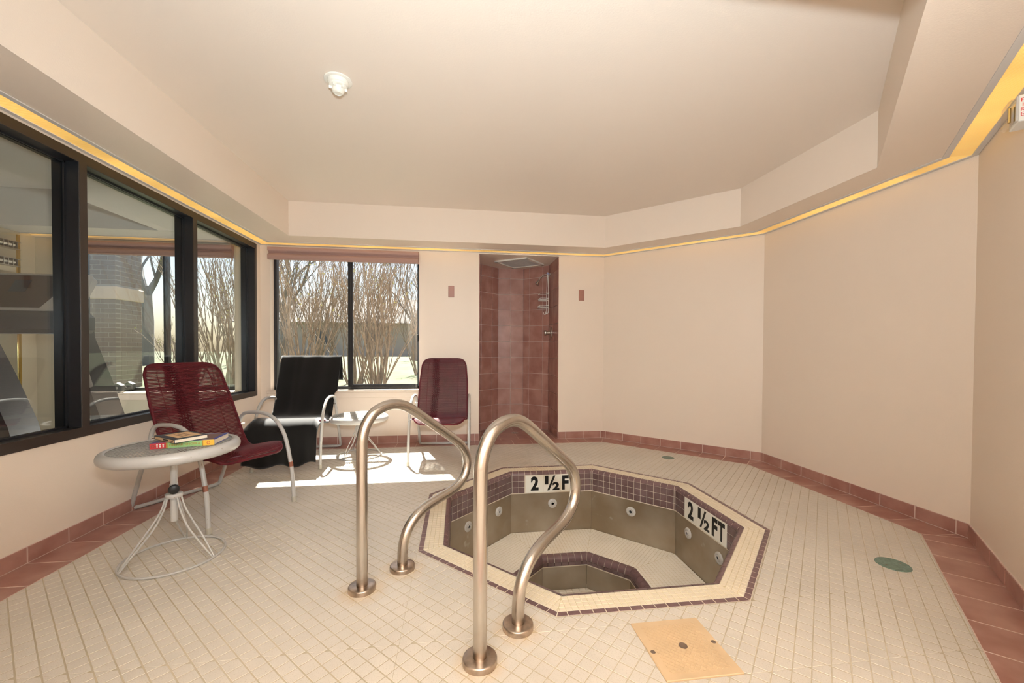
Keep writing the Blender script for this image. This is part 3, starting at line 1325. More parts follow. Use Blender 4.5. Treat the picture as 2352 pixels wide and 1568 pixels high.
def depth_marker(k, m0, m1, rev):
    fr0 = side_frame(k)
    w = (m1 - m0) / 3
    for j, txt in enumerate(('2', '½', 'FT')):
        # left to right as read by someone looking outward at the wall
        s_left = m1 - j * w
        mb = MB()
        zb, zt = Z_BAND + .004, -.028
        mb.bbox(s_left - w + .001, s_left - .001, zb, zt, -.003, .0022, .001, fr=lambda s, z, h: fr0(s, AP_WALL - h, z))
        o = mb.build('depth_marker', 'white', tub)
        hgt = zt - zb
        glyphs = {'2': [('2', .050, .030, .072, .092)], '½': [('1', .012, .066, .032, .074), ('/', .034, .014, .072, .126), ('2', .080, .014, .062, .070)], 'FT': [('F', .010, .016, .058, .122), ('T', .074, .016, .066, .122)]}[txt]
        if txt == '2':
            glyphs = [('2', .046, .016, .068, .122)]
        org = Vector(fr0(s_left, AP_WALL - .0024, zb))
        right = Vector(fr0(s_left - 1, 0, 0)) - Vector(fr0(s_left, 0, 0))
        nrm = Vector(fr0(0, 0, 0)) - Vector(fr0(0, 1, 0))
        for g, gx, gz, gw, gh in glyphs:
            me = fit_text(text_mesh(g, .1, 'ink', .0008, bold=.0 if g == '/' else .0045), gw, gh)
            p = org + right * gx + Vector((0, 0, gz))
            link('numeral', me, o, frame_matrix(p, right, (0, 0, 1), nrm))


depth_marker(2, *MARK[2], False)
depth_marker(0, *MARK[0], False)

for k in range(8):
    fr0 = side_frame(k)
    lim = (AP_WALL + .004) * T22
    mb = MB()
    mb.box(-lim + .0008, lim - .0008, AP_WALL + .003, AP_WALL + .010, Z_SEAT - .004, Z_BAND + .002, fr0)
    mb.build('steel_panel', 'steel_tub', tub)
    ap = AP_WELL - .046
    lim = ap * T22
    mb = MB()
    mb.box(-lim + .0008, lim - .0008, ap, ap + .006, Z_WELL, Z_SEAT - .070, fr0)
    mb.build('steel_panel', 'steel_tub', tub)
    # cut row of tile under the well rim
    for j in range(-4, 5):
        s0, s1 = max(-lim, (j - .5) * .0524), min(lim, (j + .5) * .0524)
        if s1 - s0 > .01:
            mb = MB()
            if tile_solid(mb, [(s0, Z_SEAT - .068), (s1, Z_SEAT - .068), (s1, Z_SEAT - .040), (s0, Z_SEAT - .040)], .0012, .001, .0008, lambda s, z, h, f=fr0: f(s, AP_WELL - .048 - h, z), -.003):
                mb.build('well_band_tile', 'plumgloss', tub)
    cb = MB()
    cb.box(-AP_WALL * T22, AP_WALL * T22, AP_WALL - .001, AP_WALL + .004, Z_BAND - .003, Z_BAND + .003, fr0)
    cb.build('caulk_line', 'caulk', tub)
    cb = MB()
    cb.box(-lim, lim, ap - .003, ap + .003, Z_SEAT - .074, Z_SEAT - .069, fr0)
    cb.build('caulk_line', 'caulk', tub)
# bench mosaic
seat_bed, seat_f = MB(), MB()
for k in range(8):
    fr = side_frame(k)
    q = [(-AP_WELL * T22, AP_WELL), (-AP_WALL * T22, AP_WALL), (AP_WALL * T22, AP_WALL), (AP_WELL * T22, AP_WELL)]
    seat_bed.poly([fr(s, a, Z_SEAT - .0006) for s, a in q])
    wedge = [((1, -T22), 0.0), ((-1, -T22), 0.0)]
    nr = 15
    wr = (AP_WALL - AP_WELL) / nr
    for r in range(nr):
        for j in range(-14, 14):
            q = clip_in([(j * .0262, AP_WELL + wr * r), ((j + 1) * .0262, AP_WELL + wr * r), ((j + 1) * .0262, AP_WELL + wr * (r + 1)), (j * .0262, AP_WELL + wr * (r + 1))], wedge)
            if len(q) >= 3 and abs(area2(q)) > 6e-5:
                tile_solid(seat_f, q, .0009, Z_SEAT, .0005, fr, Z_SEAT - .003)
seat_bed.build('bench_bed', 'cgrout', tub)
seat_f.build('bench_mosaic', 'seat_tile', tub)['kind'] = 'stuff'
wf = MB()
wf.poly([(x, y, Z_WELL + .002) for x, y in octagon(AP_WELL)])
wf.build('well_floor', 'well_floor', tub)
wft = MB()
for i in range(-9, 9):
    for j in range(-9, 9):
        q = clip_in([(TUBC[0] + i * .0524, TUBC[1] + j * .0524), (TUBC[0] + (i + 1) * .0524, TUBC[1] + j * .0524), (TUBC[0] + (i + 1) * .0524, TUBC[1] + (j + 1) * .0524), (TUBC[0] + i * .0524, TUBC[1] + (j + 1) * .0524)], halves(octagon(AP_WELL - .05)))
        if len(q) >= 3 and abs(area2(q)) > 1e-4:
            tile_solid(wft, q, .0025, Z_WELL + .009, .003, flat, Z_WELL)
wft.build('well_floor_mosaic', 'well_floor', tub)['kind'] = 'stuff'
# jets
JET_PROF = [(.0, .007), (.010, .007)]


def jet(k, s, z):
    fr0 = side_frame(k)
    c = Vector(fr0(s, AP_WALL + .003, z))
    nrm = (Vector(fr0(0, 0, 0)) - Vector(fr0(0, 1, 0))).normalized()
    x = Vector((0, 0, 1)).cross(nrm)
    F = lambda a, b, h: c + x * a + Vector((0, 0, 1)) * b + nrm * h
    o = MB().lathe([(.039, 0), (.039, .004), (.036, .008), (.024, .010), (.021, .006), (.018, .006)], 28, F).build('jet', 'jet', tub, True)
    MB().lathe([(.0185, .005), (.0185, .012), (.015, .014), (.012, .014), (.0115, .007)], 20, F).build('nozzle', 'jet', o, True)
    MB().lathe([(.0, .008), (.0115, .008)], 16, F).build('orifice', 'jetdark', o)


def side_s(k, x, y):
    th = k * pi / 4
    return (x - TUBC[0]) * -sin(th) + (y - TUBC[1]) * cos(th)


for k, x, y in ((3, .08, 3.013), (3, .333, 3.266), (2, .806, 3.383), (1, 1.40, 3.133), (0, 1.645, 2.712), (0, 1.645, 2.362)):
    jet(k, side_s(k, x, y), -.276)

# ------------------------------------------------------------------ grab rails
RUZ = [(0, 0), (0, .3), (0, .60), (.004, .668), (.022, .718), (.058, .760), (.110, .783), (.165, .789), (.215, .779), (.27, .752), (.36, .692), (.45, .630), (.54, .568), (.598, .525), (.636, .478), (.653, .428), (.648, .378), (.624, .334), (.58, .302), (.52, .283), (.44, .270), (.37, .256), (.305, .232), (.256, .194), (.226, .142), (.214, .08), (.213, 0)]


def grab_rail(o, label):
    t = tag(empty('grab_rail', (o[0], o[1], 0)), label, 'grab rail', 'steel grab rails at the hot tub')
    P = catmull([(o[0] + u * S2, o[1] + u * S2, z) for u, z in RUZ], 5)
    MB().tube(P, .0238, 20, up=(S2, -S2, 0)).build('rail_tube', 'rail', t, True)
    for u in (0, .213):
        F = lambda x, y, z: (o[0] + u * S2 + x, o[1] + u * S2 + y, z)
        MB().lathe([(.0242, .0215), (.053, .0215), (.0565, .0200), (.0580, .0165), (.0580, 0)], 32, F).build('base_flange', 'flange', t, True)
    return t


grab_rail((-.410, 1.815), 'steel grab rail farther from the camera, beside the side tables')
grab_rail((.075, 1.342), 'steel grab rail nearest the camera, in front of the hot tub')

# ------------------------------------------------------------------ chairs
CW = .268
SIDE = [(.800, .0), (.782, .19), (.768, .256), (.742, .357), (.705, .450), (.640, .528), (.555, .572), (.450, .584), (.320, .574), (.270, .557), (.238, .520), (.215, .46), (.150, .34), (.083, .205), (.010, .055), (-.004, .026), (-.002, .014)]
SHELL = [(.018, .932), (.055, .90), (.098, .82), (.142, .735), (.186, .65), (.232, .56), (.278, .475), (.318, .405), (.350, .368), (.392, .352), (.44, .354), (.52, .370), (.60, .388), (.66, .398), (.71, .400), (.755, .390), (.790, .365)]


def shell_path():
    P = catmull([(u, 0, z) for u, z in SHELL], 6)
    s = [0]
    for a, b in zip(P[:-1], P[1:]):
        s.append(s[-1] + (b - a).length)
    return P, s


SP, SS = shell_path()
SL = SS[-1]


def shell_at(s):
    s = max(0, min(SL, s))
    for k in range(len(SS) - 1):
        if SS[k + 1] >= s:
            t = (s - SS[k]) / max(1e-9, SS[k + 1] - SS[k])
            p = SP[k].lerp(SP[k + 1], t)
            d = (SP[k + 1] - SP[k]).normalized()
            return p, Vector((d.z, 0, -d.x)) * -1      # outward to the sitter side (up / forward)
    return SP[-1], Vector((0, 0, 1))


def shell_w(s):
    w = .222 + .022 * min(1, s / .30)
    R = .085
    for e in (s, SL - s):
        if e < R:
            w = min(w, .222 - R + sqrt(max(0, R * R - (R - e) ** 2)))
    return w


def make_chair(label, bands=True):
    t = tag(empty('patio_chair', (0, 0, 0)), label, 'chair', 'woven patio chairs round the room')
    pts = catmull([(u, 0, z) for u, z in SIDE], 4)
    nleg = 4 * 4
    narm = 9 * 4
    nrear = len(pts)
    for sg in (-1, 1):
        pp = [Vector((p.x, sg * CW, p.z)) for p in pts]
        MB().tube(pp[:nleg + 1], .0125, 10, up=(0, 1, 0)).build('front_leg', 'chairgrey', t, True)
        MB().tube(pp[nleg:narm + 1], .0125, 10, up=(0, 1, 0)).build('armrest', 'chairgrey', t, True)
        last = pp[narm:-3] + catmull([(-.004, sg * CW, .034), (-.006, sg * (CW - .008), .018), (-.004, sg * (CW - .030), .0128)], 4)
        MB().tube(last, .0125, 10, up=(0, 1, 0)).build('rear_leg', 'chairgrey', t, True)
        f = pp[0]
        MB().tube([f + Vector((0, 0, .0005)), f + Vector((-.004, 0, .035))], [.0155, .0148], 12).build('foot_cap', 'rubber', t, True)
        if bands:
            a, b = Vector((.773, sg * CW, .236)), Vector((.7665, sg * CW, .268))
            MB().tube([a, b], .0134, 12).build('tape_band', 'tape', t, True)
        # bolts holding the shell
        for s in (.50, .86):
            p, nn = shell_at(s)
            MB().tube([(p.x, sg * .235, p.z - .006), (p.x, sg * (CW + .014), p.z - .006)], .005, 8).build('bolt', 'chrome', t)
    MB().tube([(-.004, -(CW - .030), .0128), (-.004, CW - .030, .0128)], .0125, 10, up=(0, 0, 1)).build('floor_bar', 'chairgrey', t, True)
    # woven shell
    loop = []
    ns = 70
    ss = [0, .004, .012, .025, .04, .06, .085] + [.1 + (SL - .2) * k / ns for k in range(ns + 1)] + [SL - .085, SL - .06, SL - .04, SL - .025, SL - .012, SL - .004, SL]
    for s in ss:
        p, _ = shell_at(s)
        loop.append(Vector((p.x, -shell_w(s), p.z)))
    for s in reversed(ss):
        p, _ = shell_at(s)
        loop.append(Vector((p.x, shell_w(s), p.z)))
    MB().tube(loop, .0095, 8, closed=True).build('shell_frame', 'vinyl', t, True)
    wv = MB()
    s = .012
    k = 0
    while s < SL - .01:
        p, nn = shell_at(s)
        w = shell_w(s)
        pts_ = []
        for q in (-1, -.5, 0, .5, 1):
            dip = .006 * (1 - q * q)
            pts_.append(p + Vector((0, w * q, 0)) - nn * dip + nn * .006)
        wv.tube(pts_, .0044, 5, caps=False)
        s += .0098
        k += 1
    for y0 in (-.165, .150):
        wv.tube([shell_at(SL * k / 60)[0] + Vector((0, y0 * min(1, shell_w(SL * k / 60) / .23), 0)) + shell_at(SL * k / 60)[1] * .003 for k in range(1, 60)], .0028, 5)
    # chevron wound strands on the sitter's right
    for y0 in (-.115, -.098, -.081, -.064):
        path = []
        for k in range(2, 118):
            s = SL * k / 120
            p, nn = shell_at(s)
            path.append(p + Vector((0, y0 + .009 * (1 if k % 2 else -1) + .012 * sin(s * 5), 0)) + nn * (.0075 if k % 2 else .003))
        wv.tube(path, .0042, 5)
    wv.build('woven_cord', 'vinyl', t, True)['kind'] = 'stuff'
    return t


def place(t, loc, ang, label):
    t.matrix_basis = Matrix.Translation(loc) @ Matrix.Rotation(ang, 4, 'Z')
    t['label'] = label


proto = make_chair('burgundy woven patio chair with brown tape bands, behind the table with books')
chair_b = copy_tree(proto)
chair_c = copy_tree(proto)
for c in (chair_b, chair_c):
    for ch in list(c.children):
        if ch.name.startswith('tape_band'):
            bpy.data.objects.remove(ch)
place(proto, (-1.928, 3.108, 0), atan2(-.42, .695), 'burgundy woven patio chair with brown tape bands, behind the table with books')
place(chair_b, (-1.495, 4.462, 0), radians(-86.5), 'patio chair draped with a black towel, in front of the garden window')
place(chair_c, (-.142, 4.472, 0), radians(-92), 'burgundy woven patio chair with bare legs against the wall beside the shower')

# black towel draped over the middle chair
TW = [(-.045, .70), (-.030, .82), (-.002, .925), (.014, .953), (.036, .952), (.060, .925), (.110, .835), (.155, .745), (.200, .66), (.248, .565), (.296, .475), (.340, .412), (.385, .385), (.46, .381), (.54, .393), (.62, .408), (.69, .418), (.75, .416), (.800, .395), (.833, .350), (.846, .29), (.850, .20), (.853, .12), (.858, .045)]


def make_towel():
    P = catmull([(u, 0, z) for u, z in TW], 4)
    nw = 40
    rows = []
    m = len(P)
    for k, p in enumerate(P):
        f = k / (m - 1)
        # half widths left (sitter's right, viewer's left) and right
        if p.z > .6 and f < .5:
            wl, wr = .290 - .02 * f, .285
        elif f < .55:
            wl, wr = .272, .262
        else:
            g = (f - .55) / .45
            wl, wr = .272 + .055 * min(1, g * 2), .262 - .012 * g
        row = []
        for j in range(nw + 1):
            q = -1 + 2 * j / nw
            y = q * (wl if q < 0 else wr)
            d = Vector((0, 0, 0))
            if f < .5:
                d.x += .006 * sin(q * 9 + f * 7) * (1 - f) + .010 * max(0, sin((q + .52) * 14)) * (1 if abs(q + .42) < .12 else 0) * (1 - 1.6 * f)
            if f > .78:
                g = (f - .78) / .22
                d.x += g * (.010 * sin(q * 6.0 + .8) + .003 * sin(q * 17)) + .010 * g
                d.z += .016 * sin(q * 7 + 2.0) * g * g + .02 * max(0, q - .2) * g
                if q < -.55:
                    d.x -= .05 * g * (abs(q) - .55)
            # viewer's left edge droops over the side of the seat
            if .48 < f < .82 and abs(q) > .86:
                d.z -= (abs(q) - .86) * .35
            if .55 < f < .80 and q < -.7:
                d.z += .012 * sin((f - .55) / .25 * pi)
            row.append((p.x + d.x, y, p.z + d.z))
        rows.append(row)
    mb = MB().grid(rows)
    me = mb.mesh('bath_towel', 'towel', True)
    o = link('bath_towel', me)
    md = o.modifiers.new('thick', 'SOLIDIFY')
    md.thickness = .005
    md.offset = 1
    return o


towel = make_towel()
# sitter's right is -y of the chair, which faces the viewer's left after the turn
towel.matrix_basis = chair_b.matrix_basis.copy() @ Matrix.Translation((0, 0, .010))
tag(towel, 'black bath towel draped over a patio chair by the garden window', 'towel')

# ------------------------------------------------------------------ side tables


def make_table(loc, ztop, label, tilt=None, rot=0.0, r=.279):
    t = tag(empty('side_table', (loc[0], loc[1], 0)), label, 'side table', 'round metal side tables')
    ZC = ztop - .20
    X = Matrix.Translation((loc[0], loc[1], 0)) @ Matrix.Rotation(rot, 4, 'Z')
    F = lambda x, y, z: X @ Vector((x, y, z))
    # base ring and three pairs of wires
    MB().tube([F(.208 * cos(a), .208 * sin(a), .006) for a in [2 * pi * k / 48 for k in range(48)]], .0058, 8, closed=True).build('base_ring', 'chairgrey', t, True)
    zc = min(.305, ztop - .10)
    for k in range(3):
        a = 2 * pi * k / 3
        for sgn in (-1, 1):
            off = sgn * .021
            da = Vector((cos(a), sin(a), 0))
            db = Vector((-sin(a), cos(a), 0))
            pts = []
            for g, rr in ((1.0, .028), (.80, .046), (.55, .085), (.28, .145), (.0, .206)):
                sp = off * (1.0 - .55 * abs(2 * g - 1))
                w = da * rr + db * (sp if 0 < g < 1 else off * (.55 if g == 1.0 else .2))
                pts.append(F(w.x, w.y, .010 + (zc - .010) * g))
            MB().tube(catmull(pts, 4), .0042, 6).build('leg_wire', 'chairgrey', t, True)
    MB().lathe([(.014, zc - .125), (.0155, zc - .12), (.0155, zc - .004), (.034, zc - .004), (.036, zc + .002), (.036, zc + .012), (.032, zc + .016), (.017, zc + .018), (.017, zc + .062), (.0145, zc + .064), (.0145, ztop - .03)], 20, F).build('pole', 'chairgrey', t, True)
    kd = Vector((-loc[0], -loc[1], 0)).normalized()
    ks = Vector((-kd.y, kd.x, 0))
    KF = lambda x, y, z: Vector((loc[0], loc[1], zc + .043 + y)) + ks * x + kd * (.014 + z)
    MB().lathe([(.006, 0), (.006, .012), (.021, .012), (.023, .016), (.023, .026), (.019, .030), (0, .031)], 14, KF).build('clamp_knob', 'knob', t, True)
    # tilted top
    if tilt is None:
        TX = Matrix.Translation((loc[0], loc[1], ztop))
    else:
        TX = Matrix.Translation((loc[0], loc[1], ztop)) @ tilt
    G = lambda x, y, z: TX @ Vector((x, y, z))
    prof = []
    for k in range(13):
        a = radians(100 - k * 215 / 12)
        prof.append((r - .024 + .024 * cos(a), -.0275 + .0275 * sin(a) * (1 if sin(a) > 0 else 1.0)))
    prof = [(r - .035, -.004), (r - .030, -.001)] + prof + [(r - .035, -.048), (r - .038, -.040)]
    MB().lathe(prof, 64, G, caps=False).build('table_rim', 'chairgrey', t, True)
    ms = MB()
    rm = r - .030
    pitch = .0195
    for dirn in range(2):
        k = -int(rm / pitch)
        while k * pitch < rm:
            c = k * pitch
            h = sqrt(max(0, rm * rm - c * c))
            if h > .01:
                A, B = ((c, -h), (c, h)) if dirn == 0 else ((-h, c), (h, c))
                zz = -.006 - dirn * .002
                wd = .0030 if dirn == 0 else .0022
                if dirn == 0:
                    ms.box(c - wd, c + wd, -h, h, zz - .0014, zz, G)
                else:
                    ms.box(-h, h, c - wd, c + wd, zz - .0014, zz, G)
            k += 1
    o = ms.build('mesh_top', 'mesh_shaded', t)
    o['kind'] = 'stuff'
    br = MB()
    br.box(-.018, .018, -rm, rm, -.026, -.012, G).box(-rm, rm, -.018, .018, -.025, -.0125, G)
    br.build('cross_brace', 'chairgrey', t)
    return t, TX


tdir = Vector((.99, -.13, 0))
tilt_axis = Vector((.13, .99, 0))
TILT = Matrix.Rotation(radians(-1.6), 4, tilt_axis)
T1 = (-1.405, 2.222)
tab1, TX1 = make_table(T1, .566, 'round grey metal side table with two books on it', TILT, rot=radians(108))
tab2, TX2 = make_table((-.953, 4.115), .392, 'low round side table between the towel draped chair and the chair by the shower', None, rot=radians(0), r=.272)

# ------------------------------------------------------------------ books


def book(name, label, size, base_mw, cover, spine_parts, top_parts):
    """local: x along the spine, y away from the spine (spine at y=0), z thickness"""
    L, Wd, Th = size
    t = tag(empty(name, (0, 0, 0)), label, 'book', 'books on the side table')
    t.matrix_basis = base_mw
    cv = MB()
    c = .0022
    cv.bbox(0, L, 0, Wd, 0, c, .0006)
    cv.bbox(0, L, 0, Wd, Th - c, Th, .0006)
    cv.bbox(0, L, 0, c, 0, Th, .0008)
    link('cover', cv.mesh('cover', cover), t).matrix_parent_inverse = Matrix()
    pg = MB()
    pg.box(.003, L - .003, c, Wd - .004, c, Th - c)
    link('pages', pg.mesh('pages', 'pages'), t).matrix_parent_inverse = Matrix()
    for nm, x0, x1, z0, z1, m in spine_parts:
        mb = MB()
        mb.box(x0, x1, -.0006, 0, z0, z1)
        link(nm, mb.mesh(nm, m), t).matrix_parent_inverse = Matrix()
    for nm, x0, x1, y0, y1, m in top_parts:
        mb = MB()
        mb.box(x0, x1, y0, y1, Th, Th + .0005)
        link(nm, mb.mesh(nm, m), t).matrix_parent_inverse = Matrix()
    return t


def on_table(x, y, ang, dz=0.0):
    """frame lying on the tilted top of the first table, x and y from its centre"""
    return TX1 @ Matrix.Translation((x, y, -.0055 + dz)) @ Matrix.Rotation(ang, 4, 'Z')


B1L, B1T = .268, .027
b1 = book('hardcover_book', 'thick book with red, green and yellow spine, lying under the other book', (B1L, .175, B1T), on_table(-.053, -.080, radians(7.5)), 'cover_blue',
          [('red_block', .0, .066, 0, B1T, 'cover_red'), ('spine_rule', .066, .073, 0, B1T, 'gold'), ('green_block', .073, .215, 0, B1T, 'cover_green'), ('spine_rule', .215, .220, 0, B1T, 'gold'), ('yellow_block', .220, B1L, 0, B1T, 'cover_yellow')],
          [('cover_picture', .014, B1L - .016, .014, .160, 'cover_brown')])


def book_text(bk, s, x, z, w, h, m):
    me = fit_text(text_mesh(s, .05, m, .0003, bold=.0008, space=1.1), w, h)
    o = link('lettering', me, bk)
    o.matrix_parent_inverse = Matrix()
    o.matrix_basis = frame_matrix((x, -.0010, z), (1, 0, 0), (0, 0, 1), (0, -1, 0))


book_text(b1, 'DEEPAK CHOPRA', .080, .0085, .128, .0105, 'gold')
for i, x in enumerate((.028, .040, .053)):
    lb = MB()
    lb.box(x, x + .0045, -.0012, -.0006, .006, .014 + .001 * i)
    o = link('small_print', lb.mesh('small_print', 'white'), b1)
    o.matrix_parent_inverse = Matrix()
    lb = MB()
    lb.box(x - .001, x + .0055, -.0012, -.0006, .0165, .0215)
    o = link('small_print', lb.mesh('small_print', 'white'), b1)
    o.matrix_parent_inverse = Matrix()
for cx, m in ((.243, 'cover_red'), (.013, 'cover_brown')):
    em = MB()
    em.lathe([(.0075, 0), (.0075, .0005), (.0055, .0005), (.0055, 0)], 18, lambda a, b, h, cx=cx: (cx + a, -.0007 - h, .0135 + b), caps=False)
    o = link('emblem', em.mesh('emblem', m), b1)
    o.matrix_parent_inverse = Matrix()

B2L, B2W, B2T = .228, .140, .019
kx, ky = .078, -.116
a2 = radians(-38)
b2 = book('paperback_book', 'smaller slate grey book with a tan front panel, lying on top of the thick book', (B2L, B2W, B2T), on_table(kx - B2L * cos(a2), ky - B2L * sin(a2), a2, B1T + .0012), 'cover_slate',
          [('spine_panel', .010, B2L - .004, .003, B2T - .004, 'cover_tan')],
          [('front_panel', .040, B2L - .030, .026, B2W - .016, 'cover_tan')])
for x0, x1, z0, z1 in ((.105, .165, .006, .013), (.174, .216, .008, .011)):
    mb = MB()
    mb.box(x0, x1, -.0010, -.0006, z0, z1)
    o = link('title_block', mb.mesh('title_block', 'ink'), b2)
    o.matrix_parent_inverse = Matrix()
for i in range(3):
    for k in range(6):
        mb = MB()
        mb.box(.070 + k * .018, .083 + k * .018, .050 + i * .018, .057 + i * .018, B2T + .0005, B2T + .0008)
        o = link('cover_print', mb.mesh('cover_print', 'cover_brown'), b2)
        o.matrix_parent_inverse = Matrix()

# ------------------------------------------------------------------ floor hatch and brass caps
ht = tag(empty('floor_hatch', (.789, 1.3225, 0)), 'square yellowed plastic access hatch with two screws, set in the floor before the tub', 'hatch')
hp = MB()
hp.bbox(.655, .923, 1.186, 1.459, -.004, .0045, .002)
hp.build('hatch_plate', 'hatch', ht)
rb = MB()
for k in range(-16, 17):
    for nn, (dx, dy) in enumerate(((S2, S2), (S2, -S2))):
        c = k * .0145
        # segment through the plate centre offset, clipped to the ribbed square
        poly = [(.789 - c * dy - dx * .3 - dy * .0011, 1.3225 + c * dx - dy * .3 + dx * .0011), (.789 - c * dy + dx * .3 - dy * .0011, 1.3225 + c * dx + dy * .3 + dx * .0011),
                (.789 - c * dy + dx * .3 + dy * .0011, 1.3225 + c * dx + dy * .3 - dx * .0011), (.789 - c * dy - dx * .3 + dy * .0011, 1.3225 + c * dx - dy * .3 - dx * .0011)]
        if area2(poly) < 0:
            poly = poly[::-1]
        poly = clip_in(poly, halves([(.683, 1.212), (.895, 1.212), (.895, 1.433), (.683, 1.433)]))
        if len(poly) >= 3:
            rb.prism(poly, .004, .0053)
rb.build('ribbing', 'hatch', ht)['kind'] = 'stuff'
fh = MB()
fh.lathe([(.0, .0056), (.0125, .0056), (.0135, .0062), (.0145, .0064), (.0155, .0046)], 20, lambda x, y, z: (.789 + x, 1.3225 + y, z))
fh.build('finger_hole', 'hole', ht, True)
for sx in (-.119, .119):
    sc_ = MB()
    sc_.lathe([(.0, .0056), (.004, .0062), (.0075, .0056), (.0085, .0046)], 14, lambda x, y, z: (.789 + sx + x, 1.318 + sx * .08 + y, z))
    sc_.build('screw', 'hole', ht, True)
for (x, y), rr, lab in (((2.015, 3.674), .056, 'small green brass cleanout cover beyond the hot tub'), ((2.115, 1.709), .069, 'larger green brass cleanout cover to the right of the hot tub')):
    t = tag(empty('floor_cleanout', (x, y, 0)), lab, 'cleanout', 'brass floor cleanouts')
    MB().lathe([(0, .0028), (rr - .006, .0028), (rr - .005, .0018), (rr - .004, .0028), (rr - .001, .0026), (rr, .0005), (rr, -.001)], 40, lambda a, b, c: (x + a, y + b, c)).build('cap_disc', 'green', t, True)
    for s in (-1, 1):
        MB().lathe([(0, .0034), (.0035, .0034), (.004, .0026)], 10, lambda a, b, c: (x + a + s * rr * .55, y + b, c)).build('cap_screw', 'hole', t)

# ------------------------------------------------------------------ smoke detector
sx, sy = -.632, 2.275
sd = tag(empty('smoke_detector', (sx, sy, HC - .06)), 'round white smoke detector on the ceiling tray', 'smoke detector')
F = lambda x, y, z: (sx + x, sy + y, HC - z)
MB().lathe([(.070, 0), (.070, .004), (.066, .006), (.054, .006)], 40, F).build('mounting_plate', 'plastic', sd, True)
MB().lathe([(.053, .004), (.0535, .018), (.050, .024), (.046, .026), (.045, .034), (.038, .038), (.030, .039)], 40, F).build('detector_body', 'white', sd, True)
MB().lathe([(.031, .037), (.032, .050), (.029, .062), (.022, .069), (.019, .070), (.018, .068), (0, .068)], 32, F).build('dome', 'white', sd, True)
for k in range(6):
    a = 2 * pi * k / 6 + .3
    mb = MB()
    mb.bbox(.030, .046, -.004, .004, .036, .050, .0015, fr=lambda x, y, z: F(x * cos(a) - y * sin(a), x * sin(a) + y * cos(a), z))
    mb.build('vent_rib', 'plastic', sd)
for k in range(5):
    MB().box(.004 + k * .0055, .008 + k * .0055, -.0365, -.0335, .0385, .0392, fr=F).build('small_print', 'greytrim', sd)

# ------------------------------------------------------------------ fire alarm on the angled wall at the right edge
wn_ = Vector((-S2, S2, 0))
wt_ = Vector((-S2, -S2, 0))          # to the right as one faces the wall


def FA(s, z, h):
    return (PC[0] + wt_.x * s + wn_.x * h, PC[1] + wt_.y * s + wn_.y * h, z)


FS, FZ0, FZ1, FH = .822, 1.962, 2.066, .060
fa = tag(empty('fire_alarm', FA(FS - .05, FZ0, 0)), 'white fire alarm strobe with red lettering high on the right hand wall', 'fire alarm')
mb = MB()
mb.bbox(FS - .105, FS, FZ0, FZ1, .0, FH, .003, fr=FA)
mb.build('alarm_body', 'plastic', fa)
mb = MB()
mb.bbox(FS - .098, FS - .004, FZ0 - .004, FZ1 - .006, FH - .002, FH + .025, .009, fr=FA)
mb.build('strobe_lens', 'clear', fa, True)
mb = MB()
mb.bbox(FS - .085, FS - .018, FZ0 + .012, FZ1 - .020, FH - .001, FH + .004, .001, fr=FA)
mb.build('reflector', 'chrome', fa)
mb = MB()
mb.tube([FA(FS - .05, FZ0 + .02, FH + .012), FA(FS - .05, FZ1 - .025, FH + .012)], .005, 8)
mb.build('flash_tube', 'brass', fa, True)
mb = MB()
mb.bbox(FS - .006, FS + .001, FZ0 + .004, FZ1 - .004, FH - .001, FH + .006, .001, fr=FA)
mb.build('lens_bezel', 'jet', fa)
for k, ch in enumerate('FIRE'):
    me = fit_text(text_mesh(ch, .03, 'redink', .0005), .0100 if ch != 'I' else .0022, .0142)
    link('letter', me, fa, frame_matrix(FA(FS + .0006, FZ1 - .0285 - k * .0186, FH - .006 - (0 if ch != 'I' else .004)), -wn_, (0, 0, 1), wt_))
mb = MB()
mb.lathe([(.0, .03), (.017, .03), (.020, .026), (.020, 0)], 20, lambda x, y, z: FA(FS - .02 + x, FZ0 - .022 + y, z))
mb.build('horn', 'greytrim', fa, True)

# ------------------------------------------------------------------ wall plates
for xc, zc_, lab in ((-.0765, 1.680, 'small rose coloured wall plate between the garden window and the shower'), (1.424, 1.670, 'small rose coloured wall plate to the right of the shower recess')):
    t = tag(empty('wall_plate', (xc, YB, zc_)), lab, 'wall plate', 'rose wall plates beside the shower')
    mb = MB()
    mb.bbox(xc - .033, xc + .033, YB - .008, YB, zc_ - .062, zc_ + .062, .003)
    mb.build('plate', 'plate', t)
    for dz_ in (-.042, .042):
        MB().lathe([(.0, .0018), (.003, .0018), (.004, 0)], 10, lambda a, b, c: (xc + a, YB - .008 - c, zc_ + dz_ + b)).build('plate_screw', 'plate', t)

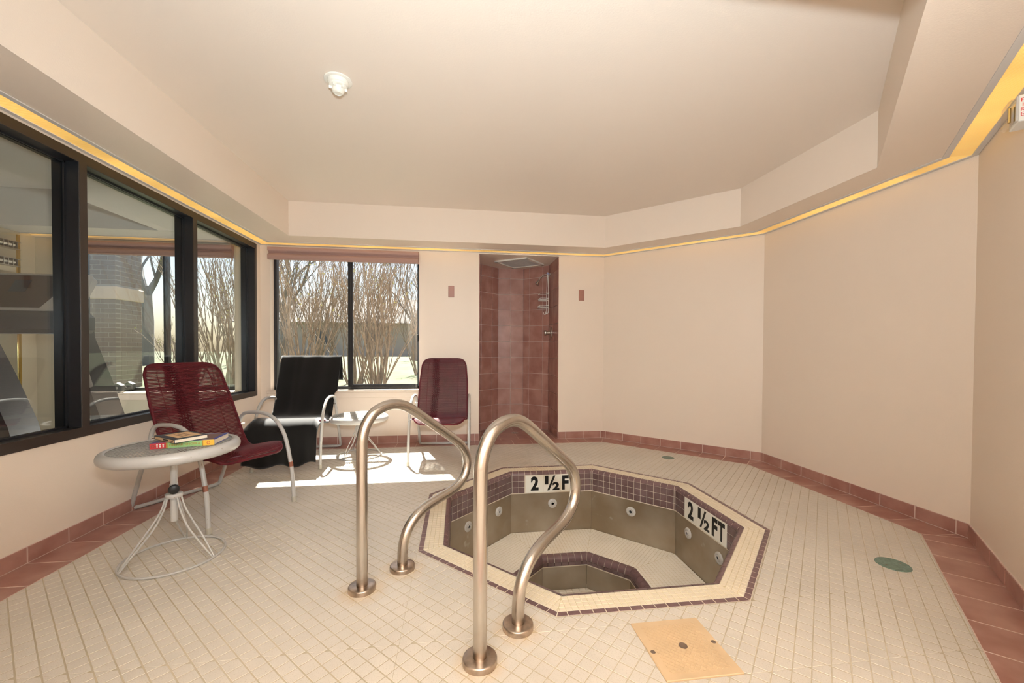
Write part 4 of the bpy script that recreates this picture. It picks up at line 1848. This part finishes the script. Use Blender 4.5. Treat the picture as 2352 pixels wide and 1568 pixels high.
# ------------------------------------------------------------------ shower fittings
shd = tag(empty('shower_sprayer', (SHX1, 5.03, 1.97)), 'chrome shower head on a bent arm in the terracotta shower', 'shower head')
HX, HY, HZ = SHX1 - .008, 5.03, 1.975
MB().lathe([(.0, .012), (.016, .012), (.026, .006), (.029, 0)], 24, lambda a, b, c: (HX - c, HY + a, HZ + b)).build('wall_flange', 'chrome', shd, True)
MB().tube(catmull([(HX, HY, HZ), (HX - .05, HY, HZ + .004), (HX - .09, HY, HZ - .008), (HX - .125, HY, HZ - .045), (HX - .14, HY, HZ - .07)], 6), .0085, 12).build('shower_arm', 'chrome', shd, True)
hd = Vector((-.42, 0, -.9)).normalized()
hb_ = Vector((HX - .137, HY, HZ - .062))
hx_ = hd.orthogonal().normalized()
hy_ = hd.cross(hx_)
MB().lathe([(.010, 0), (.013, .004), (.013, .018), (.016, .022), (.020, .034), (.026, .056), (.026, .066), (.022, .069), (0, .069)], 24, lambda a, b, c: hb_ + hx_ * a + hy_ * b + hd * c).build('spray_head', 'chrome', shd, True)

cdy = tag(empty('shower_caddy', (HX - .02, HY, 1.50)), 'white wire shower caddy hanging from the shower arm', 'shower caddy')
cx0 = HX - .030
wires = MB()
loop = [(cx0, HY - .055, 1.52), (cx0, HY - .055, 1.74), (cx0, HY - .014, 1.985), (cx0, HY, 1.998), (cx0, HY + .014, 1.985), (cx0, HY + .055, 1.74), (cx0, HY + .055, 1.52)]
hook = lambda sg: [(cx0, HY + sg * .055, 1.52), (cx0 - .004, HY + sg * .055, 1.495), (cx0 - .020, HY + sg * .055, 1.482), (cx0 - .036, HY + sg * .055, 1.490), (cx0 - .040, HY + sg * .055, 1.512)]
MB().tube(catmull(loop, 4), .0040, 7).build('hanger', 'plastic', cdy, True)
for sg in (-1, 1):
    MB().tube(catmull(hook(sg), 4), .0040, 7).build('hook', 'plastic', cdy, True)
for z, dep in ((1.735, .105), (1.675, .105), (1.585, .110)):
    bk = MB()
    bk.tube([(cx0, HY - .075, z), (cx0 - dep, HY - .075, z), (cx0 - dep, HY + .075, z), (cx0, HY + .075, z)], .0034, 6, closed=True)
    if z < 1.7:
        for k in range(6):
            yy = HY - .062 + k * .025
            bk.tube([(cx0, yy, z - .022), (cx0 - dep, yy, z - .022), (cx0 - dep, yy, z)], .0026, 5)
        bk.tube([(cx0, HY - .075, z - .022), (cx0 - dep, HY - .075, z - .022), (cx0 - dep, HY + .075, z - .022), (cx0, HY + .075, z - .022)], .0026, 5, closed=True)
    bk.build('basket', 'plastic', cdy, True)
MB().tube([(cx0, HY - .007, 1.995), (cx0, HY + .007, 1.995)], .013, 12).build('rubber_grip', 'cover_blue', cdy, True)

vy, vz = 4.972, 1.245
vv = tag(empty('shower_valve', (SHX1, vy, vz)), 'brushed metal shower mixer valve with a round plate and knob', 'shower valve')
VF = lambda a, b, c: (SHX1 - .008 - c, vy + a, vz + b)
MB().lathe([(.082, 0), (.082, .004), (.076, .010), (.030, .014)], 36, VF).build('escutcheon', 'brushed', vv, True)
MB().lathe([(.022, .012), (.020, .046), (.0, .046)], 20, VF).build('stem', 'brushed', vv, True)
MB().lathe([(.016, .046), (.030, .052), (.034, .064), (.030, .080), (.012, .086), (0, .087)], 20, VF).build('handle', 'brushed', vv, True)

vt = tag(empty('ceiling_vent', (.76, 4.97, SHZ - .02)), 'square grey ceiling vent set on the diagonal in the shower ceiling', 'vent')
vc, vs_ = (.755, 4.995), .225
va = radians(-38)
VX = lambda x, y, z: (vc[0] + x * cos(va) - y * sin(va), vc[1] + x * sin(va) + y * cos(va), SHZ - z)
for k in range(4):
    a = k * pi / 2
    mb = MB()
    mb.prism([(-vs_, vs_ - .028), (vs_, vs_ - .028), (vs_, vs_), (-vs_, vs_)], .0, .016, lambda x, y, z: VX(x * cos(a) - y * sin(a), x * sin(a) + y * cos(a), z))
    mb.build('frame_bar', 'white', vt)
mb = MB()
mb.box(-vs_ + .03, vs_ - .03, -vs_ + .03, vs_ - .03, .001, .003, VX)
mb.build('backing', 'iron', vt)
for k in range(13):
    y = -vs_ + .040 + k * .031
    mb = MB()
    mb.box(-vs_ + .03, vs_ - .03, y, y + .017, .004, .010, VX)
    mb.build('louvre', 'jet', vt)
dr = tag(empty('shower_drain', (.70, 4.98, 0)), 'round metal drain in the terracotta shower floor', 'drain')
MB().lathe([(0, .003), (.035, .003), (.036, .0015), (.038, .003), (.045, .003), (.048, 0)], 28, lambda a, b, c: (.70 + a, 4.98 + b, c)).build('drain_cover', 'brushed', dr, True)
for k in range(6):
    a = k * pi / 3
    MB().lathe([(0, .0036), (.005, .0036), (.005, .003)], 8, lambda u, v, c: (.70 + .02 * cos(a) + u, 4.98 + .02 * sin(a) + v, c)).build('drain_hole', 'jetdark', dr)

# ------------------------------------------------------------------ exercise room beyond the interior window
GXR, GXL_, GYF = XL - WT, -4.13, .4
gw = MB()
gw.box(GXL_ - .12, GXL_, GYF, YB, -.1, HC + .1)
struct(gw.build('wall_exercise_left', 'gympaint'), 'far side wall of the exercise room')
GWX0, GWX1 = -3.80, -2.318
wall_seg('wall_exercise_back', (XL - WT + .0, YB), (GXL_ - .12, YB), t=.17, m='gympaint', holes=[(XL - WT - GWX1, XL - WT - GWX0, BWZ0, BWZ1)], label='back wall of the exercise room with its own garden window')
gf = MB()
gf.box(GXL_ - .12, GXR, GYF - .1, GYF, -.1, HC + .1)
struct(gf.build('wall_exercise_front', 'gympaint'), 'near wall of the exercise room')
gfl = MB()
gfl.box(GXL_ - .12, GXR, GYF, YB, -.1, 0)
struct(gfl.build('floor_exercise', 'carpet'), 'dark carpet of the exercise room')
gc = MB()
gc.box(GXL_ - .12, GXR, GYF, YB, HC, HC + .1)
gcl = struct(gc.build('ceiling_exercise', 'gymceil'), 'grey white ceiling of the exercise room')
gs = MB()
gs.box(GXR - .56, GXR - .14, GYF, YB, HS, HC).box(GXL_, GXR - .56, 4.19, YB - .14, HS, HC).box(GXR - .56, GXR - .14, 4.19, YB - .14, HS - .001, HC)
gs.build('soffit', 'gymceil', gcl)
for nm, x0, x1, y0, y1, lab in (('cove_light', GXR - .132, GXR - .03, GYF, YB - .02, 'yellow strip light inside the exercise room above the interior window'), ('cove_light', GXL_, GXR - .15, YB - .125, YB - .03, 'yellow strip light above the exercise room window')):
    t = tag(empty(nm, ((x0 + x1) / 2, (y0 + y1) / 2, HS)), lab, 'strip light', 'strip lights round the soffit')
    mb = MB()
    mb.box(x0, x1, y0, y1, HS + .012, HS + .018)
    o = mb.build('lens', 'lens', t)
    uvl = o.data.uv_layers.new(name='UVMap')
    for lp in o.data.loops:
        co = o.data.vertices[lp.vertex_index].co
        uvl.data[lp.index].uv = (co.y, co.x) if y1 - y0 > x1 - x0 else (co.x, co.y)
    tr = MB()
    if y1 - y0 > x1 - x0:
        tr.box(x0 - .02, x0, y0, y1, HS - .005, HS + .03).box(x1, x1 + .028, y0, y1, HS - .005, HS + .03)
    else:
        tr.box(x0, x1, y0 - .02, y0, HS - .005, HS + .03).box(x0, x1, y1, y1 + .028, HS - .005, HS + .03)
    tr.build('trim', 'greytrim', t)
garden_window('window_3', GWX0, GWX1, BWZ0, BWZ1, -3.02, 'black framed sliding window of the exercise room')
roller_shade(GWX0 - .004, GWX1 - .0, 'rose brown pleated shade above the exercise room window')
# mirror with brass edging and the fluorescent lights on the far wall
mr_ = tag(empty('wall_mirror', (GXL_, 3.6, .3)), 'wall mirror with brass edging in the exercise room', 'mirror')
mb = MB()
mb.box(GXL_, GXL_ + .006, 1.2, 4.43, .25, 1.74)
mb.build('mirror_panel', 'mirror', mr_)
mb = MB()
mb.box(GXL_, GXL_ + .014, 4.425, 4.447, .25, 2.10)
mb.build('brass_edge', 'brass', mr_)
for zc_, lab in ((1.985, 'upper louvred fluorescent light on the exercise room wall'), (1.825, 'lower louvred fluorescent light on the exercise room wall')):
    t = tag(empty('louvre_light', (GXL_, 4.1, zc_)), lab, 'wall light', 'louvred lights in the exercise room')
    MB().bbox(GXL_, GXL_ + .03, 3.2, 4.41, zc_ - .035, zc_ + .035, .005).build('housing', 'brushed', t)
    mb = MB()
    mb.tube([(GXL_ + .045, 3.25, zc_), (GXL_ + .045, 4.36, zc_)], .012, 10)
    mb.build('tube', 'white', t, True)
    for k in range(30):
        y = 3.24 + k * .039
        q = MB()
        q.box(GXL_ + .03, GXL_ + .062, y, y + .003, zc_ - .032, zc_ + .032)
        q.build('louvre', 'brushed', t)
    q = MB()
    q.box(GXL_ + .03, GXL_ + .064, 3.2, 4.41, zc_ - .035, zc_ - .031).box(GXL_ + .03, GXL_ + .064, 3.2, 4.41, zc_ + .031, zc_ + .035)
    q.build('side_rail', 'brushed', t)

# treadmill just behind the interior window
tm = tag(empty('treadmill', (-2.95, 2.9, 0)), 'grey treadmill with a dark display seen through the interior window', 'treadmill')
for sg, xm in ((1, -2.66), (-1, -3.28)):
    mb = MB()
    prof = [(3.245, 1.20), (3.330, 1.20), (3.345, 1.10), (3.47, .83), (3.62, .46), (3.68, .22), (3.46, .22), (3.40, .46), (3.30, .72), (3.255, .95)]
    n_ = len(prof)
    A = [(xm - .035, y, z) for y, z in prof]
    B = [(xm + .035, y, z) for y, z in prof]
    i = len(mb.v)
    mb.poly(A)
    mb.poly(B[::-1])
    for k in range(n_):
        mb.poly([A[k], B[k], B[(k + 1) % n_], A[(k + 1) % n_]])
    mb.build('upright', 'tread_dark', tm)
# console: tilted slab with a moulded rim
ca = radians(60)


def CF(x, y, z):
    return (-2.97 + x, 3.17 + y * cos(ca) - z * sin(ca), 1.36 + y * sin(ca) + z * cos(ca))


mb = MB()
mb.bbox(-.365, .365, -.11, .255, -.10, 0, .03, fr=CF)
mb.build('console', 'tread_grey', tm, True)
mb = MB()
mb.bbox(-3.36, -2.60, 3.08, 3.34, 1.135, 1.285, .03)
mb.build('console_base', 'tread_dark', tm, True)
mb = MB()
mb.prism([(-.30, -.06), (.17, -.06), (.29, .215), (-.30, .215)], 0, .003, CF)
o = mb.build('display', 'screen', tm)
mb = MB()
mb.box(-.07, .03, .07, .17, .003, .005, CF)
mb.build('readout', 'pane_dark', tm)
for sg in (-1, 1):
    MB().tube(catmull([CF(sg * .37, -.10, -.06), CF(sg * .38, -.20, -.10), CF(sg * .38, -.35, -.22), CF(sg * .38, -.48, -.36)], 5), .022, 10).build('handrail', 'tread_grey', tm, True)
    MB().bbox(-2.97 + sg * .36 - .05, -2.97 + sg * .36 + .05, 1.75, 3.50, .08, .17, .015).build('side_rail', 'tread_grey', tm)
MB().bbox(-3.27, -2.67, 1.75, 3.45, .10, .14, .01).build('belt', 'knob', tm)
mb = MB()
mb.grid([[(-2.97 + .36 * q, y, z - .02 * q * q) for q in (-1, -.9, -.5, 0, .5, .9, 1)] for y, z in ((3.20, .14), (3.24, .25), (3.32, .31), (3.50, .34), (3.70, .33), (3.85, .27), (3.90, .15), (3.90, .05))])
mb.build('motor_hood', 'tread_white', tm, True)

# dumbbell on the sill
db = tag(empty('dumbbell', (-3.37, 4.60, BWZ0)), 'dark hexagonal dumbbell standing on the exercise room window sill', 'dumbbell')
DZ = BWZ0 + .046
for s in (-1, 1):
    R0 = .052
    xa = -3.37 + s * .0
    DF = lambda a, b, c: (-3.37 + a, 4.615 + s * (.045 + c), DZ + b)
    MB().lathe([(.036, -.004), (.050, .002), (.053, .010), (.053, .042), (.048, .050), (.036, .052)], 6, lambda a, b, c: DF(a * cos(pi / 6) - b * sin(pi / 6), a * sin(pi / 6) + b * cos(pi / 6), c)).build('hex_head', 'iron', db)
MB().tube([(-3.37, 4.57, DZ), (-3.37, 4.66, DZ)], .014, 12).build('handle', 'chrome', db, True)
link('numeral', fit_text(text_mesh('10', .02, 'white', .0004), .030, .022), db, frame_matrix((-3.385, 4.615 - .098, DZ - .010), (1, 0, 0), (0, 0, 1), (0, -1, 0)))

# ------------------------------------------------------------------ garden
GZ = .42
gd = MB()
gd.box(-40, SHX0 - .2, YB + .17, 60, GZ - .3, GZ).box(SHX1 + .2, 30, YB + .17, 60, GZ - .3, GZ).box(SHX0 - .2, SHX1 + .2, 5.6, 60, GZ - .3, GZ)
struct(gd.build('ground_lawn', 'grass'), 'winter lawn outside the windows')
found = MB()
found.box(-6, SHX0 - .2, YB + .17, YB + .19, -.2, .55)
struct(found.build('wall_outer', 'brick'), 'outer face of the wall below the windows')


def branch(mb, p, d, L, r, depth, rng, nseg=3, spread=.5, upw=.25, sides=4, tips=None):
    pts, rad = [p.copy()], [r]
    dd = d.copy()
    for k in range(nseg):
        dd = (dd + Vector((rng.uniform(-1, 1), rng.uniform(-1, 1), rng.uniform(-.4, .8))) * .16 + Vector((0, 0, upw * .25))).normalized()
        pts.append(pts[-1] + dd * (L / nseg))
        rad.append(r * (1 - .55 * (k + 1) / nseg))
    mb.tube(pts, rad, sides, caps=False)
    if depth == 0:
        if tips is not None:
            tips.append(pts[-1])
            tips.append(pts[-2])
        return
    nb = rng.choice((2, 3, 3)) if depth > 1 else rng.choice((2, 3))
    for k in range(nb):
        t = rng.uniform(.35, 1.0) if k else 1.0
        i = min(nseg - 1, int(t * nseg))
        q = pts[i].lerp(pts[i + 1], t * nseg - i) if t < 1 else pts[-1]
        a = rng.uniform(0, 2 * pi)
        nd = (dd + Vector((cos(a), sin(a), rng.uniform(-.2, .5))) * spread * rng.uniform(.5, 1.1)).normalized()
        branch(mb, q, nd, L * rng.uniform(.55, .85), r * (.62 if k == 0 else .5), depth - 1, rng, nseg, spread, upw, sides, tips)


def shrub(loc, seed, stems, H, label, lean=.45, depth=3, r0=.0165, buds=True, group='bare shrubs outside the windows'):
    rng = random.Random(seed)
    t = tag(empty('bare_shrub', (loc[0], loc[1], GZ)), label, 'shrub', group)
    mb, tips = MB(), []
    for k in range(stems):
        a = 2 * pi * k / stems + rng.uniform(-.3, .3)
        ln = lean * rng.uniform(.15, 1.1)
        d = Vector((cos(a) * ln, sin(a) * ln * .8, 1)).normalized()
        b = Vector((loc[0] + cos(a) * rng.uniform(.02, .16), loc[1] + sin(a) * rng.uniform(.02, .14), GZ - .03))
        branch(mb, b, d, H * rng.uniform(.36, .48), r0 * rng.uniform(.6, 1.2), depth, rng, 4, .42, .30, 4, tips)
    mb.build('branches', 'bark', t, True)
    if buds:
        lf = MB()
        for p in tips:
            if rng.random() < .20:
                for k in range(2):
                    c = p + Vector((rng.uniform(-.02, .02), rng.uniform(-.02, .02), rng.uniform(-.02, .02)))
                    s = rng.uniform(.006, .011)
                    lf.poly([c + Vector((0, 0, s * 1.6)), c + Vector((s, 0, 0)), c + Vector((0, s, 0))])
                    lf.poly([c + Vector((0, 0, s * 1.6)), c + Vector((0, s, 0)), c + Vector((-s, 0, 0))])
                    lf.poly([c + Vector((0, 0, s * 1.6)), c + Vector((-s, 0, 0)), c + Vector((s, 0, 0))])
        if lf.f:
            lf.build('buds', 'leaf', t)['kind'] = 'stuff'
    return t


shrub((-1.20, 6.35), 3, 27, 2.35, 'large bare shrub with a thick clump of stems, right half of the garden window')
shrub((-2.25, 6.25), 5, 24, 2.40, 'bare shrub behind the towel draped chair in the left half of the garden window')
shrub((-3.35, 6.45), 8, 24, 2.30, 'bare shrub seen through the exercise room window next to the room corner')
shrub((-.20, 6.75), 12, 18, 2.25, 'bare shrub at the right edge of the garden window', buds=False)
shrub((-1.75, 7.25), 21, 20, 2.45, 'bare shrub standing between and behind the two window shrubs', buds=False)
shrub((-4.35, 7.3), 22, 10, 1.0, 'low bare shrub below the exercise room window by the brick pier', lean=.9)
for i, (x, y, s) in enumerate(((-2.9, 9.5, 31), (-.9, 9.8, 32), (-5.2, 12.5, 33), (-.2, 12.0, 34))):
    shrub((x, y), s, 14, 2.2, ['distant bare shrub on the lawn, left of the garden window meeting stile', 'distant bare shrub on the lawn, right of the garden window meeting stile', 'distant bare shrub beyond the brick pier', 'distant bare shrub behind the right edge of the garden window'][i], depth=3, r0=.022, buds=False)


def tree(loc, seed, H, label, r=.16):
    rng = random.Random(seed)
    t = tag(empty('bare_tree', (loc[0], loc[1], GZ)), label, 'tree', 'bare trees on the lawn')
    MB().tube([(loc[0], loc[1], GZ - .1), (loc[0] + .05, loc[1], GZ + H * .2), (loc[0], loc[1], GZ + H * .36)], [r * 1.2, r, r * .85], 8).build('trunk', 'bark2', t, True)
    mb = MB()
    for k in range(6):
        a = 2 * pi * k / 6 + rng.uniform(-.4, .4)
        branch(mb, Vector((loc[0], loc[1], GZ + H * rng.uniform(.28, .36))), Vector((cos(a) * .8, sin(a) * .8, 1)).normalized(), H * .28, r * .5, 4, rng, 3, .6, .15, 4)
    mb.build('crown', 'bark2', t, True)
    return t


tree((-10.6, 15.5), 3, 7.5, 'bare tree beyond the brick pier, in the exercise room window')
tree((-7.6, 19.0), 4, 7.0, 'bare tree left of the garden window, on the far lawn')
tree((-2.2, 21.0), 6, 6.0, 'bare tree behind the shrubs in the garden window')

# brick pier of the porch
bp = tag(empty('brick_pier', (-5.3, 6.9, GZ)), 'brick porch pier with a pale stone band outside the exercise room window', 'pier')
px0, px1, py0, py1 = -5.776, -4.96, 6.66, 7.16
MB().box(px0 + .006, px1 - .006, py0 + .006, py1, GZ - .1, 3.3).build('core', 'mortar', bp)
bl, bh = .194, .060
brick_me = MB().bbox(-bl / 2, bl / 2, 0, .09, 0, bh, .004).mesh('brick', 'brick')
half_me = MB().bbox(-bl / 4 + .003, bl / 4 - .003, 0, .09, 0, bh, .004).mesh('brick', 'brick')
row = 0
z = GZ
while z < 3.2:
    if not 1.70 < z < 1.93:
        runs = [(k * .204 + .102, brick_me) for k in range(4)] if row % 2 == 0 else [(.051, half_me)] + [(.204 + k * .204, brick_me) for k in range(3)] + [(.765, half_me)]
        for dx, me in runs:
            link('brick', me, bp, Matrix.Translation((px0 + dx, py0, z)))
        runs = [(.09 + .102 + k * .204, brick_me) for k in range(2)] if row % 2 == 0 else [(.09 + .051, half_me), (.09 + .204, brick_me), (.09 + .357, half_me)]
        for dy, me in runs:      # return face
            link('brick', me, bp, Matrix.Translation((px1, py0 + dy, z)) @ Matrix.Rotation(pi / 2, 4, 'Z'))
    z += .070
    row += 1
MB().bbox(px0 - .03, px1 + .03, py0 - .03, py1, 1.74, 1.93, .01).build('stone_band', 'siding', bp)

# house across the lawn
hs_ = tag(empty('distant_house', (-4.5, 32, GZ)), 'low pale house with a brown roof far across the lawn', 'house')
MB().box(-16, 6, 32, 40, GZ, 3.0).build('wall', 'siding', hs_)
rf = MB()
rf.poly([(-16.6, 31.4, 2.9), (6.6, 31.4, 2.9), (6.6, 36, 5.2), (-16.6, 36, 5.2)]).poly([(-16.6, 40.6, 2.9), (6.6, 40.6, 2.9), (6.6, 36, 5.2), (-16.6, 36, 5.2)]).poly([(6.6, 31.4, 2.9), (6.6, 40.6, 2.9), (6.6, 36, 5.2)]).poly([(-16.6, 31.4, 2.9), (-16.6, 40.6, 2.9), (-16.6, 36, 5.2)])
rf.build('roof', 'roof', hs_)
for x in (-13.5, -10, -6.5, -3, .5, 4):
    w = MB().box(x - .6, x + .6, 31.95, 32.02, 1.2, 2.5).build('window', 'plastic', hs_)
    MB().box(x - .5, x + .5, 31.92, 31.96, 1.3, 2.4).build('pane', 'pane_dark', w)
